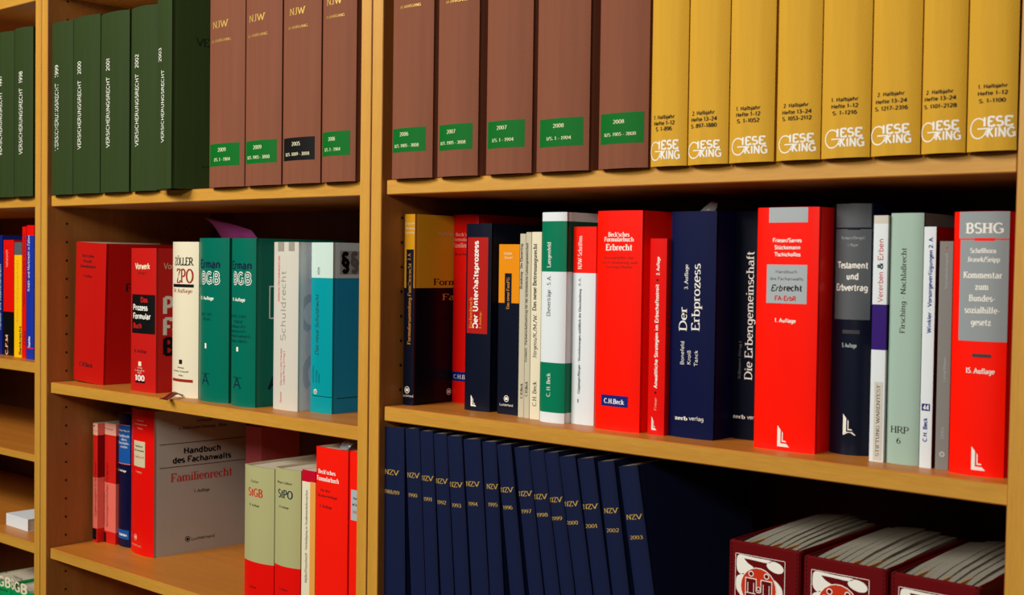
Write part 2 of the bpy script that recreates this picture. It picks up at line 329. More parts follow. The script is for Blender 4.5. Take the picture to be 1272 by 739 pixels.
# BOOKS: name, x, y, z (0.01 mm), turn, lean, width, height, depth, spine bulge, roundness, kind, finish, spine colour,
# side colour, colour borders, pages, label, group, printed elements
BOOKS = [
    ["journal_volume",-21109,0,165000,0.0,0.0,11597,29432,21500,700,2.2,"cloth","cloth","green_cloth","green_cloth",[],"page","dark green journal volume of 1997 cut by the left picture edge","green cloth journal volumes on the top shelf",[["v","VERSICHERUNGSRECHT","s","white","S",7262,8269,7445,18817],["v","1997","s","white","S",7233,8242,19826,21693]]],
    ["journal_volume",-9382,0,165000,0.0,0.0,6577,29460,21500,700,2.2,"cloth","cloth","green_cloth","green_cloth",[],"page","dark green journal volume of 1998 touching the left upright from the left","green cloth journal volumes on the top shelf",[["v","VERSICHERUNGSRECHT","s","white","S",3005,4060,7354,18871],["v","1998","s","white","S",2964,4026,19809,21832]]],
    ["journal_volume",3671,0,165000,0.0,0.0,6845,28988,21500,700,2.2,"cloth","cloth","green_cloth","green_cloth",[],"page","dark green journal volume of 1999, first one right of the left upright","green cloth journal volumes on the top shelf",[["v","VERSICHERUNGSRECHT","s","white","S",2125,3300,7421,18710],["v","1999","s","white","S",2057,3249,19757,21802]]],
    ["journal_volume",10646,0,165000,0.0,0.0,8303,29028,21500,700,2.2,"cloth","cloth","green_cloth","green_cloth",[],"page","dark green journal volume of 2000, between those of 1999 and 2001","green cloth journal volumes on the top shelf",[["v","VERSICHERUNGSRECHT","s","white","S",2432,3572,7314,18585],["v","2000","s","white","S",2358,3511,19654,21747]]],
    ["journal_volume",19206,0,165000,0.0,0.0,8374,28700,21500,700,2.2,"cloth","cloth","green_cloth","green_cloth",[],"page","dark green journal volume of 2001, third one right of the left upright","green cloth journal volumes on the top shelf",[["v","VERSICHERUNGSRECHT","s","white","S",2695,3734,7166,18396],["v","2001","s","white","S",2619,3668,19436,21334]]],
    ["journal_volume",28149,0,165000,0.0,0.0,7213,28587,21500,700,2.2,"cloth","cloth","green_cloth","green_cloth",[],"page","dark green journal volume of 2002, beside the askew tall one","green cloth journal volumes on the top shelf",[["v","VERSICHERUNGSRECHT","s","white","S",2083,3113,6937,18173],["v","2002","s","white","S",1988,3037,19141,21253]]],
    ["journal_volume",36625,-800,165000,-0.26,0.0,6628,32200,21500,600,2.2,"cloth","cloth","green_cloth","green_cloth",[],"page","tall dark green cloth journal volume of 2003 turned askew, front cover showing","green cloth journal volumes on the top shelf",[["v","VERSICHERUNGSRECHT","s","white","S",3726,4666,6910,17749],["v","2003","s","white","S",2282,3601,19108,21149],["h","VERSICHERUNGSRECHT","r","dark_green","F",3591,22506,21502,22629],["h","v.a.","r","dark_green","F",4589,6139,3302,3686]]],
    ["journal_volume",49087,0,165000,0.0,0.0,8398,31200,22500,600,2.4,"cloth","cloth","brown_cloth","brown_cloth",[],"page","brown journal volume, green 2009 label, touching the dark green volumes","brown cloth journal volumes on the top shelf",[["h","NJW","r","gold","S",1055,5217,23061,24039],["h","62 JAHRGANG","r","gold","S",777,5738,21024,21390],["p","label_green","S",279,7545,3045,6308],["h","2009","r","pale_gold","S",2807,4776,5139,5670],["h","I/S. 1 - 1904","r","pale_gold","S",1752,5741,3786,4236]]],
    ["journal_volume",57748,0,165000,0.0,0.0,8085,31200,22500,600,2.4,"cloth","cloth","brown_cloth","brown_cloth",[],"page","brown journal volume, green 2009 label, left of the black-labelled one","brown cloth journal volumes on the top shelf",[["h","NJW","r","gold","S",1019,5057,23019,23967],["h","62 JAHRGANG","r","gold","S",769,5550,20887,21242],["p","label_green","S",241,7366,3105,6307],["h","2009","r","pale_gold","S",2477,4424,5107,5623],["h","II/S. 1905 - 3808","r","pale_gold","S",800,6128,3745,4181]]],
    ["journal_volume",66200,0,165000,0.0,0.0,7951,31200,22500,600,2.4,"cloth","cloth","brown_cloth","brown_cloth",[],"page","brown journal volume with the only black label among the brown ones","brown cloth journal volumes on the top shelf",[["h","NJW","r","gold","S",1791,5288,22881,23798],["h","58 JAHRGANG","r","gold","S",1437,5687,21021,21365],["p","black","S",418,7086,3150,6252],["h","2005","r","pale_gold","S",2581,4391,5160,5660],["h","II/S. 1889 - 3808","r","pale_gold","S",1000,6198,3799,4221]]],
    ["journal_volume",74497,0,165000,0.0,0.0,6697,31200,22500,600,2.4,"cloth","cloth","brown_cloth","brown_cloth",[],"page","brown journal volume, green 2006 label, between black-labelled one and middle upright","brown cloth journal volumes on the top shelf",[["h","NJW","r","gold","S",1142,4522,23316,24206],["h","59 JAHRGANG","r","gold","S",1102,4843,21575,21908],["p","label_green","S",191,5935,3423,6621],["h","2006","r","pale_gold","S",1852,3323,5427,5912],["h","I/S. 1 - 1904","r","pale_gold","S",973,4324,4074,4484]]],
    ["journal_volume",88155,0,165000,0.0,0.0,7199,31200,22500,600,2.4,"cloth","cloth","brown_cloth","brown_cloth",[],"page","brown journal volume, green 2006 label, first one right of the middle upright","brown cloth journal volumes on the top shelf",[["h","NJW","r","gold","S",900,3200,29000,30000],["h","59 JAHRGANG","r","gold","S",1703,5362,21188,21502],["p","label_green","S",216,6286,3301,6289],["h","2006","r","pale_gold","S",1887,3524,5306,5765],["h","II/S. 1905 - 3808","r","pale_gold","S",714,5305,3904,4291]]],
    ["journal_volume",96234,0,165000,0.0,0.0,6736,31200,22500,600,2.4,"cloth","cloth","brown_cloth","brown_cloth",[],"page","brown journal volume, green 2007 label, left one of the two so dated","brown cloth journal volumes on the top shelf",[["h","NJW","r","gold","S",900,3200,29000,30000],["h","60 JAHRGANG","r","gold","S",1658,5182,20862,21166],["p","label_green","S",490,6053,3164,6255],["h","2007","r","pale_gold","S",2080,3566,5163,5606],["h","II/S. 1905 - 3808","r","pale_gold","S",791,5155,3850,4225]]],
    ["journal_volume",104342,0,165000,0.0,0.0,7058,31200,22500,600,2.4,"cloth","cloth","brown_cloth","brown_cloth",[],"page","brown journal volume, green 2007 label, right one of the two so dated","brown cloth journal volumes on the top shelf",[["h","NJW","r","gold","S",900,3200,29000,30000],["p","label_green","S",348,6225,3006,6185],["h","2007","r","pale_gold","S",2092,3704,5164,5591],["h","I/S. 1 - 1904","r","pale_gold","S",1279,4740,3773,4134]]],
    ["journal_volume",112164,0,165000,0.0,0.0,7542,31200,22500,600,2.4,"cloth","cloth","brown_cloth","brown_cloth",[],"page","brown journal volume, green 2008 label, last but one before the yellow volumes","brown cloth journal volumes on the top shelf",[["h","NJW","r","gold","S",900,3200,29000,30000],["p","label_green","S",638,6870,2762,5918],["h","2008","r","pale_gold","S",2847,4414,4888,5299],["h","I/S. 1 - 1904","r","pale_gold","S",1836,5395,3525,3873]]],
    ["journal_volume",121076,0,165000,0.0,0.0,6585,31200,22500,600,2.4,"cloth","cloth","brown_cloth","brown_cloth",[],"page","brown journal volume, green 2008 label, touching the yellow volumes","brown cloth journal volumes on the top shelf",[["h","NJW","r","gold","S",900,3200,29000,30000],["p","label_green","S",365,6135,2649,5954],["h","2008","r","pale_gold","S",2327,3821,4818,5213],["h","II/S. 1905 - 3808","r","pale_gold","S",996,5288,3499,3833]]],
    ["journal_volume",128098,-100,165000,0.0,0.0,4534,31200,22000,500,2.6,"cloth","cloth","yellow_cloth","yellow_cloth",[],"page","yellow journal volume printed S. 1 to 896, leftmost yellow one","yellow cloth journal volumes on the top shelf",[["h","1. Halbjahr","b","black","S",527,3241,4944,5325],["h","Hefte 1–12","b","black","S",545,3253,4308,4689],["h","S. 1–896","b","black","S",813,2948,3708,4090],["G","white","S",52,3921,611,2772]]],
    ["journal_volume",132776,-100,165000,0.0,0.0,4796,31200,22000,500,2.6,"cloth","cloth","yellow_cloth","yellow_cloth",[],"page","yellow journal volume printed S. 897 to 1880, second yellow one from the brown volumes","yellow cloth journal volumes on the top shelf",[["h","2. Halbjahr","b","black","S",617,3410,5072,5444],["h","Hefte 13–24","b","black","S",490,3651,4416,4788],["h","S. 897–1880","b","black","S",458,3664,3765,4138],["G","white","S",107,4230,624,2484]]],
    ["journal_volume",137710,-100,165000,0.0,0.0,5072,31200,22000,500,2.6,"cloth","cloth","yellow_cloth","yellow_cloth",[],"page","yellow journal volume printed S. 1 to 1052, third yellow one from the brown volumes","yellow cloth journal volumes on the top shelf",[["h","1. Halbjahr","b","black","S",940,3731,5180,5542],["h","Hefte 1–12","b","black","S",955,3743,4576,4938],["h","S. 1–1052","b","black","S",1053,3661,3943,4305],["G","white","S",427,4546,730,2602]]],
    ["journal_volume",143081,-100,165000,0.0,0.0,4702,31200,22000,500,2.6,"cloth","cloth","yellow_cloth","yellow_cloth",[],"page","yellow journal volume printed S. 1053 to 2112, fourth yellow one from the brown volumes","yellow cloth journal volumes on the top shelf",[["h","2. Halbjahr","b","black","S",875,3597,5113,5465],["h","Hefte 13–24","b","black","S",733,3868,4461,4814],["h","S. 1053–2112","b","black","S",750,3908,3844,4196],["G","white","S",354,4385,699,2577]]],
    ["journal_volume",147905,-100,165000,0.0,0.0,4955,31200,22000,500,2.6,"cloth","cloth","yellow_cloth","yellow_cloth",[],"page","yellow journal volume printed S. 1 to 1216, fourth yellow one from the right upright","yellow cloth journal volumes on the top shelf",[["h","1. Halbjahr","b","black","S",1156,3881,5299,5641],["h","Hefte 1–12","b","black","S",1172,3894,4671,5013],["h","S. 1–1216","b","black","S",1292,3795,4044,4386],["G","white","S",514,4538,927,2841]]],
    ["journal_volume",152990,-100,165000,0.0,0.0,4710,31200,22000,500,2.6,"cloth","cloth","yellow_cloth","yellow_cloth",[],"page","yellow journal volume printed S. 1217 to 2316, third yellow one from the right upright","yellow cloth journal volumes on the top shelf",[["h","2. Halbjahr","b","black","S",640,3344,5466,5800],["h","Hefte 13–24","b","black","S",478,3548,4796,5130],["h","S. 1217–2316","b","black","S",386,3668,4155,4489],["G","white","S",0,4053,1009,2902]]],
    ["journal_volume",157830,-100,165000,0.0,0.0,4033,31200,22000,500,2.6,"cloth","cloth","yellow_cloth","yellow_cloth",[],"page","yellow journal volume printed S. 1101 to 2128, second yellow one from the right upright","yellow cloth journal volumes on the top shelf",[["h","2. Halbjahr","b","black","S",447,3015,5308,5633],["h","Hefte 13–24","b","black","S",286,3228,4709,5034],["h","S. 1101–2128","b","black","S",234,3316,4031,4356],["G","white","S",0,3738,1046,2943]]],
    ["journal_volume",161993,-100,165000,0.0,0.0,4327,31200,22000,500,2.6,"cloth","cloth","yellow_cloth","yellow_cloth",[],"page","yellow journal volume printed S. 1 to 1100, touching the right upright","yellow cloth journal volumes on the top shelf",[["h","1. Halbjahr","b","black","S",1040,3578,5446,5762],["h","Hefte 1–12","b","black","S",1027,3615,4840,5156],["h","S. 1–1100","b","black","S",1132,3465,4185,4501],["G","white","S",367,4281,1068,3045]]],
    ["book",2853,4600,133217,0.0,0.0374,9676,24027,16500,300,4,"hard","gloss","red_deep","red_deep",[],"page","red hardcover form book nearest the left side panel, black lettering",None,[["h","Beck'sches","rb","ink","S",2509,6377,21483,21968],["h","Prozeß-","rb","ink","S",2936,5698,20554,21039],["h","formularbuch","rb","ink","S",1999,6898,19688,20173],["h","9. Auflage","r","ink","S",2863,5811,18051,18488],["h","C.H.Beck","rb","ink","S",2318,6667,2665,3347],["h","Formularbuch","rb","ink","F",3782,14934,15894,17182]]],
    ["book",22087,3942,132855,0.0,0.0,7238,23293,16500,300,4,"hard","gloss","red_dull","red_dull",[],"page","red hardcover with a black title box, Das Prozess Formular Buch",None,[["h","Vorwerk","b","cream","S",1602,5777,19926,20841],["h","(Hrsg.)","s","ink","S",2485,4705,19076,19488],["p","black","S",555,7063,9444,15766],["h","Das","b","red_text","S",3274,5299,14558,15336],["h","Prozess","b","white","S",993,5310,13238,14111],["h","Formular","b","white","S",1010,6061,11830,12702],["h","Buch","b","red_text","S",1130,3560,10303,11087],["h","8. Auflage","r","ink","S",1466,5062,6342,6848],["p","cream","S",2708,3536,4142,4879],["h","Verlag","s","cream","S",2378,3872,3751,3981],["h","Dr. Otto Schmidt","s","cream","S",1684,4449,3287,3518],["h","Köln","s","cream","S",2554,3633,2919,3149],["h","100","b","white","S",1786,4542,1795,2625],["p","black","S",1881,4548,1430,1752],["h","Vorwerk","s","cream","F",1351,5729,19992,20911],["h","Prozess","h","white","F",1235,13594,12739,15351],["h","Formular","h","white","F",1258,15359,9303,11926],["h","Buch","h","black","F",1279,9684,6148,8747]]],
    ["book",33101,4505,132855,0.0,0.0,6998,24306,16500,800,2,"hard","gloss","cream_cover","cream_cover",[],"page","off-white thick commentary with large red letters ZPO",None,[["h","ZÖLLER","rb","black","S",1361,6146,20661,21840],["h","ZPO","rb","brown_red","S",2061,6162,17961,20024],["p","black","S",583,6173,17215,17707],["h","24. Auflage","r","brown_red","S",794,5954,16375,16966],["p","ink","S",2980,3849,5190,5883],["h","Verlag","r","ink","S",2487,4243,4522,4770],["h","Dr.Otto Schmidt","r","ink","S",1062,5272,3940,4187],["h","Köln","r","ink","S",2909,4104,3291,3539],["p","brown_red","S",541,6114,2413,2858]]],
    ["book",41130,3924,132855,0.0,0.0,7607,24864,17000,800,2.2,"hard","gloss","teal_green","teal_green",[],"page","teal green BGB commentary, left one of the two, marked §§ 1-811",None,[["h","Erman","b","navy_ink","S",882,6077,20371,21517],["h","BGB","o","white","S",1362,6096,18033,19657],["h","11. Auflage","b","white","S",994,4770,15519,15998],["h","§§ 1-811","s","navy_ink","S",1463,4280,13114,13498],["h","UKlaG","s","navy_ink","S",1845,4055,12394,12778],["p","white","S",2547,3018,8100,8870],["h","A","s","navy_ink","S",1759,3759,2612,4153],["p","navy_ink","S",1622,3830,4202,4298]]],
    ["book",49902,3544,132855,0.0,0.0,5819,24825,17000,700,2.2,"hard","gloss","teal_green","teal_green",[],"page","teal green BGB commentary, right one of the two, next to the grey book",None,[["h","Erman","b","navy_ink","S",435,5197,20298,21410],["h","BGB","o","white","S",1104,5213,18121,19697],["h","11. Auflage","b","white","S",747,4097,15544,16009],["h","§§ 812-2385","s","navy_ink","S",0,4300,13119,13491],["h","EGBGB","s","navy_ink","S",1352,3551,12324,12696],["h","ErbbauVO","s","navy_ink","S",0,4196,11625,11997],["h","HausratsVO","s","navy_ink","S",0,4203,10926,11298],["h","LPartG ProdHaftG","s","navy_ink","S",0,5034,10205,10577],["h","UKlaG VBVG","s","navy_ink","S",0,4450,9443,9815],["p","white","S",2129,2637,8114,8767],["h","A","s","navy_ink","S",1285,3304,2600,4188],["p","navy_ink","S",1144,3366,4188,4282],["p","white","F",2382,2613,13026,17877],["p","white","F",2590,6954,17676,17864],["p","white","F",2637,7007,12969,13157],["h","A","b","navy_ink","F",2271,4257,2550,4242]]],
    ["book",57853,5175,132855,0.0,0.0,5591,24305,16500,300,3,"hard","gloss","pale_grey","mist",[],"page","light grey hardcover with vertical grey title Schuldrecht",None,[["v","Schuldrecht","s","warm_grey","S",1969,3063,10047,20088],["v","ANWALTKOMMENTAR","r","red_text","S",1284,1684,15587,22360],["v","Dauner-Lieb/Heidel","s","red_text","S",1941,2313,3562,8876],["v","Lepa/Ring (Hrsg.)","s","red_text","S",2606,2967,3749,8548],["v","Deutscher","s","red_text","S",1926,2298,1080,2639],["p","warm_grey","S",1171,2623,22957,24372],["p","warm_grey","S",3688,4837,23015,24463],["c","mist_light","F",3708,20928,3205,0.6],["c","mist_dark","F",2612,14072,2833,0.62],["c","mist_light","F",4142,9435,3040,0.6],["c","mist_dark","F",3895,5300,3226,0.66],["c","mist_light","F",3934,2070,2400,0.6]]],
    ["book",64388,6764,132855,0.0,0.0,4676,24282,17000,200,4,"hard","gloss","cyan","blue_cover",[[19249,"pale_cyan","blue_grey"]],"page","turquoise hardcover Das neue Schuldrecht with pale top and paragraph signs",None,[["v","Das neue Schuldrecht","i","ink","S",1166,1875,8239,16893],["v","Schuldrechtsreform","s","navy_ink","S",576,898,4199,6690],["v","Verträge","s","navy_ink","S",1348,1632,4256,6063],["v","Beispiele","s","navy_ink","S",1915,2192,4298,5560],["v","n|m","s","ink","S",1449,2077,19735,20724],["c","white","S",1308,2974,362,0],["c","ink","S",1309,2929,226,0.45],["p","navy_ink","S",458,4676,2336,2426],["p","navy_ink","F",635,9621,2103,2195],["p","silver","F",1272,4904,19789,23123],["h","§","x","black","F",1448,3104,20147,22752],["h","§","x","mid_grey","F",3163,4843,20152,22775]]],
    ["book",2893,8400,104074,0.0,0.0,1515,21133,15000,50,3,"soft","gloss","red_soft","red_soft",[[2523,"pink","pink"],[11546,"red_soft","red_dark"],[19052,"pale_pink","pink"]],"page","thinnest red and pink paperback nearest the left side panel",None,[["v","Zugewinnausgleich im Familienrecht","s","ink","S",577,1214,4650,14266],["p","black","S",0,1310,494,2452],["h","*","b","ink","S",109,818,20433,20833],["h","xx","s","mid_grey","S",342,1515,19784,19984]]],
    ["book",4537,9718,104074,0.0,0.0,3633,21235,15000,50,3,"soft","gloss","red_soft","red_soft",[[2082,"pink","pink"],[10724,"red_soft","red_dark"],[19201,"pale_pink","pink"]],"page","wider red and pink paperback beside the dark blue book",None,[["v","Taktik im neuen","s","ink","S",0,222,3030,8810],["v","familiengerichtlichen Verfahren","s","ink","S",604,1273,2849,14213],["p","black","S",0,621,-139,1773],["h","Gerhardt","s","mid_grey","S",0,2682,20088,20387]]],
    ["book",8300,10243,104074,0.0,0.0,3739,23351,16000,300,2.5,"hard","gloss","navy_gloss","navy_gloss",[],"page","dark navy hardcover with a bright blue title label on its spine",None,[["p","label_blue","S",0,3651,14517,21267],["p","pink","S",0,3631,21267,21366],["p","pink","S",0,3670,14468,14615],["h","Göhler/Buch","s","white","S",0,3465,20184,20480],["h","Handbuch","r","white","S",0,3471,19224,19667],["h","des","r","white","S",1172,2896,18608,19002],["h","Unterhalts-","r","white","S",0,3478,17967,18361],["h","rechts","r","white","S",965,3043,17327,17721],["h","6. Auflage","b","white","S",0,2792,13151,13497],["p","label_blue","S",0,3456,1392,2975],["h","Vahlen","b","white","S",504,3012,1904,2350]]],
    ["book",12983,9800,104074,-0.1,0.0,8293,24700,17500,800,2.2,"hard","gloss","red","grey_cover",[],"page","thick red spine and grey front cover titled Handbuch des Fachanwalts Familienrecht",None,[["h","Gerhardt","r","pale_pink","S",3617,5705,22784,23024],["h","von Heintschel","r","pale_pink","S",2638,6679,22137,22376],["h","Klein","r","pale_pink","S",3851,5554,21443,21682],["p","sand","S",2428,6219,15017,19384],["h","Handbuch","b","ink","S",2959,5581,18354,18642],["h","des Fachanwalts","b","ink","S",2703,5986,17651,17939],["h","Familienrecht","r","red_text","S",2854,5996,16505,16889],["h","7. Auflage","r","pale_pink","S",3264,5370,13976,14265],["c","pale_pink","S",3287,2843,532,0.8],["p","pale_pink","S",2696,3810,2619,3066],["h","Luchterhand","s","pale_pink","S",1273,5228,1334,1672],["p","black","F",336,17597,18930,19026],["p","black","F",359,17633,14967,15064],["h","Handbuch","b","black","F",5474,12574,17144,18111],["h","des Fachanwalts","b","black","F",3350,14654,15654,16621],["h","Familienrecht","r","red_text","F",3033,14763,12474,13877],["h","7. Auflage","r","ink","F",7370,10452,10261,10745],["h","v. Heintschel-Heinegg · Klein","r","ink","F",4404,13779,21271,21802],["h","Gerhardt","r","ink","F",7814,10764,22410,22941],["c","black","F",6239,2363,481,0.8],["p","black","F",6017,6460,2160,2565],["h","Luchterhand","s","ink","F",7030,11411,2044,2530]]],
    ["book",55288,2200,104074,0.0,0.0,6856,20683,13000,600,2.2,"hard","gloss","red","red",[[6827,"sage","sage"]],"page","sage green commentary with red foot and red title StGB",None,[["h","Fischer","r","ink","S",2084,3938,18343,18682],["h","StGB","rb","red_text","S",1403,4826,16357,17487],["h","57. Auflage","r","ink","S",1679,4149,14920,15222],["h","C.H.Beck","r","ink","S",1792,3658,2993,3295]]],
    ["book",62322,2200,104074,0.0,0.0,5728,21094,13000,600,2.2,"hard","gloss","red","red",[[7327,"sage","sage"]],"page","sage green commentary with red foot and blue title StPO",None,[["h","Meyer-Goßner","r","ink","S",948,4376,18994,19325],["h","StPO","rb","navy_ink","S",1242,4483,17011,18113],["h","52. Auflage","r","ink","S",1514,3747,15563,15858],["h","C.H.Beck","r","ink","S",1713,3631,3898,4193]]],
    ["book",68767,1800,104074,0.0,0.0,2885,21499,14000,50,3,"soft","gloss","cream_cover","orange_pale",[[19898,"crimson","crimson"]],"page","cream and orange paperback with a crimson top band",None,[["v","Müller/Freyschmidt · Verteidigung in Straßenverkehrssachen","r","ink","S",801,1253,5844,18764],["p","orange_pale","S",1800,2885,-1418,19989]]],
    ["book",71781,1800,104074,0.0,0.0,6526,25082,16500,300,4,"hard","gloss","red_orange","red_orange",[],"page","tall red form book für den Strafverteidiger on the lower shelf",None,[["h","Beck'sches","rb","white","S",642,4348,21517,22048],["h","Formularbuch","rb","white","S",282,5028,20516,21118],["h","für den","r","ink","S",1269,3320,19084,19439],["h","Strafverteidiger","r","ink","S",486,4859,18330,18685],["h","2. Auflage","r","ink","S",1057,3673,16891,17246]]],
    ["book",78437,2000,104074,0.0,0.0,2982,25066,16500,300,4,"hard","gloss","red_orange","red_orange",[],"page","red hardcover half hidden by the middle upright, silver label",None,[["p","silver","S",598,2982,15959,20048],["h","Handbuch","b","ink","S",1093,2982,18786,19098],["h","des Fachanwalts","b","ink","S",891,2982,17954,18266],["h","Verkehrsrecht","r","red_text","S",961,2982,16917,17367]]],
    ["book",86542,3900,135956,0.0,0.0,1889,24796,16500,150,4,"hard","gloss","navy_gloss2","black_blue",[[15238,"amber","amber"]],"page","amber and navy hardcover Formularsammlung Familienrecht with its front cover showing",None,[["h","Schöppe-Fritz","r","cream","S",195,1889,23463,23758],["h","Odenburg","r","cream","S",210,1889,22830,23125],["h","Schreiber","r","cream","S",304,1889,22281,22576],["p","navy_gloss2","S",530,1777,15204,20233],["v","Formularsammlung Familienrecht","r","orange_text","S",884,1420,7918,18415],["v","2. A.","r","orange_text","S",814,1297,18838,19768],["c","white","S",913,1991,468,0.8],["p","white","S",629,1193,1794,2187],["h","Luchterhand","s","white","S",84,1889,1094,1391],["h","Schöppe-Fritz","r","cream","F",4361,10636,22209,22601],["h","Formularsammlung","r","ink","F",3434,19831,15626,16426],["h","Familienrecht","r","orange_text","F",5115,18484,13623,14424],["c","white","F",6575,1394,437,0.8],["p","white","F",6313,6838,1211,1578]]],
    ["book",88562,11000,135956,0.0,0.0,4508,24950,15000,300,4,"hard","gloss","red","red",[],"page","red form book Familienrecht standing far back behind the navy Unterhaltsprozess",None,[["h","Beck'sches","r","pale_pink","S",522,4200,22121,22551],["h","Formularbuch","r","pale_pink","S",0,4508,21476,21906],["h","Familienrecht","r","pale_pink","S",0,4508,20616,21218],["h","Bergschneider","r","ink","S",420,3759,19603,19904],["p","box_blue","S",0,4438,2885,4138],["h","C.H.Beck","r","white","S",475,3998,3220,3739]]],
    ["book",95621,6001,135956,0.0,0.0,4307,23543,17000,300,3,"hard","gloss","navy_gloss2","navy_gloss2",[],"page","navy hardcover with a long red label, Der Unterhaltsprozess",None,[["p","red_label","S",396,3875,9745,21820],["v","Der Unterhaltsprozess","b","white","S",1558,2348,10426,21411],["v","Eschenbruch","r","orange_text","S",893,1388,10386,14297],["v","3. Auflage","r","orange_text","S",2647,2970,10379,12506],["L","white","S",1355,2326,576,1976]]],
    ["book",101242,5970,135956,0.0,0.0,3345,20962,15000,50,3,"soft","gloss","navy_gloss2","navy_gloss2",[[13750,"orange","orange"]],"page","navy paperback with orange upper third, Das neue FamFG",None,[["p","navy_gloss2","S",1032,2160,13751,17403],["h","Schulte-","r","cream","S",844,2294,19710,19991],["h","Bunert","r","cream","S",963,2251,19189,19470],["v","Das neue FamFG","r","orange_text","S",1369,1798,12987,16881],["c","white","S",1551,1946,403,0.8],["p","white","S",1325,1777,1776,2115],["h","Luchterhand","s","white","S",467,2628,1039,1321]]],
    ["book",105350,5200,135956,0.0,0.0,893,22226,15000,30,3,"soft","gloss","cream_grey","cream_grey",[],"page","thin cream booklet titled Der Ehevertrag",None,[["v","Brambring · Der Ehevertrag","rb","ink","S",43,429,15552,21003],["v","C.H.Beck","rb","ink","S",340,701,2295,4117]]],
    ["book",106394,5100,135956,0.0,0.0,795,22404,15000,30,3,"soft","gloss","cream_grey","cream_grey",[],"page","thin cream booklet with a long title on Partnerschaftsvertrag",None,[["v","Grziwotz · Partnerschaftsvertrag für die nichteheliche Lebensgemeinschaft","rb","ink","S",0,332,6752,21120],["v","C.H.Beck","rb","ink","S",155,524,2610,4425]]],
    ["book",107463,4900,135956,0.0,0.0,1519,22420,15000,50,3,"soft","gloss","cream_cover","cream_cover",[],"page","cream paperback titled Das neue Betreuungsrecht",None,[["v","Jürgens/K./M./W.","r","ink","S",398,965,7329,12607],["v","Das neue Betreuungsrecht","rb","ink","S",259,835,12997,21000],["v","C.H. Beck","r","ink","S",477,1041,1570,4586]]],
    ["book",109650,4200,135956,0.0,0.0,3734,24690,16500,400,3,"hard","gloss","white_cover","white_cover",[[1201,"green","green"],[7058,"white_cover","white_cover"],[17727,"green","green_dark"],[23643,"white_cover","white_cover"]],"page","green and white banded hardcover titled Eheverträge",None,[["v","Langenfeld","r","white","S",1112,1665,18212,21196],["v","Eheverträge · 5. A.","r","ink","S",1154,1704,12482,17230],["v","C. H. Beck","r","white","S",1306,1848,3051,5841]]],
    ["book",113514,5300,135956,0.0,0.0,3336,23000,15000,200,3,"soft","gloss","white_cover","white_cover",[[17626,"red_orange","red_orange"]],"page","white paperback with a red top, between the green-banded book and a thick red one",None,[["v","NJW-Schriften","r","white","S",832,1418,18066,21952],["v","Göppinger/Börger · Vereinbarungen anläßlich der Ehescheidung","rb","ink","S",1070,1387,3576,15754],["v","8. A.","r","ink","S",984,1303,16161,17052],["h","I","rb","ink","S",1048,1261,2542,2949]]],
    ["book",117988,4100,135956,0.0,0.0,6195,24715,16500,400,3,"hard","gloss","red_bright","red_bright",[],"page","thick bright red form book titled Erbrecht with a small blue box",None,[["h","Beck'sches","rb","white","S",1751,4688,21822,22289],["h","Formularbuch","rb","white","S",1173,5259,21276,21744],["h","Erbrecht","rb","white","S",1412,5021,20282,20945],["h","Herausgegeben von","r","brown_red","S",1050,5253,19326,19638],["h","Günter Brambring und","r","brown_red","S",591,5670,18781,19093],["h","Christoph Mutter","r","brown_red","S",1297,5145,18273,18586],["p","box_blue","S",1078,4813,2711,3967],["h","C.H.Beck","rb","white","S",1519,4364,3041,3551]]],
    ["book",125156,4300,135956,0.0,0.0,2184,21601,15000,100,3,"soft","gloss","red","red",[],"page","slim red paperback Anwaltliche Strategien im Erbschaftsstreit",None,[["v","Frieser","s","pale_pink","S",905,1230,2738,4120],["c","ink","S",1043,4658,134,0],["v","Anwaltliche Strategien im Erbschaftsstreit","b","white","S",845,1263,5129,16545],["c","ink","S",1066,17045,134,0],["v","2. Auflage","b","white","S",942,1311,17582,19606],["L","white","S",593,1250,530,2030]]],
    ["book",127469,5000,135956,0.0,0.0,5717,24541,17000,300,3,"hard","satin","navy_cloth","navy_cloth",[],"page","thick navy hardcover titled Der Erbprozess",None,[["v","Der","r","white","S",1343,2327,11587,14197],["v","Erbprozess","r","white","S",2966,3943,11665,18911],["v","3. Auflage","r","white","S",1965,2398,16094,18816],["v","Bonefeld","s","white","S",1600,2043,7964,10457],["v","Kroiß","s","white","S",2487,2914,8021,9502],["v","Tanck","s","white","S",3387,3804,7878,9553],["h","zerb","rb","white","S",961,2648,1914,2317],["h","verlag","s","white","S",2840,4628,1995,2434]]],
    ["book",133317,8600,135956,0.0,0.0,3586,24639,16000,300,3,"hard","satin","navy_black","navy_black",[],"page","navy hardcover Die Erbengemeinschaft set back behind a red book",None,[["v","Die Erbengemeinschaft","r","white","S",1616,2514,6462,20260],["v","Rißmann (Hrsg.)","s","mid_grey","S",794,1138,6574,10577],["h","zerb","rb","white","S",147,1807,2240,2640],["h","verlag","s","white","S",2037,3586,2267,2705]]],
    ["book",138581,4300,135956,0.0,0.0,6961,24732,17000,300,4,"hard","gloss","red_bright","red_bright",[],"page","thick red hardcover with silver label Erbrecht FA-ErbR",None,[["p","silver","S",1453,5831,23189,24795],["h","Frieser/Sarres","b","white","S",1951,5215,21208,21582],["h","Stückemann","b","white","S",2140,5069,20497,20871],["h","Tschichoflos","b","white","S",2156,5125,19786,20160],["p","silver","S",1303,5863,14992,18925],["h","Handbuch","s","ink","S",2367,4756,18063,18362],["h","des Fachanwalts","s","ink","S",1691,5459,17351,17651],["h","Erb","bi","ink","S",1844,3209,16237,16839],["h","recht","b","ink","S",3293,5320,16283,16880],["h","FA-ErbR","b","red_text","S",2299,4733,15287,15737],["h","1. Auflage","b","white","S",2350,4742,13073,13448],["L","white","S",2911,4257,424,2571]]],
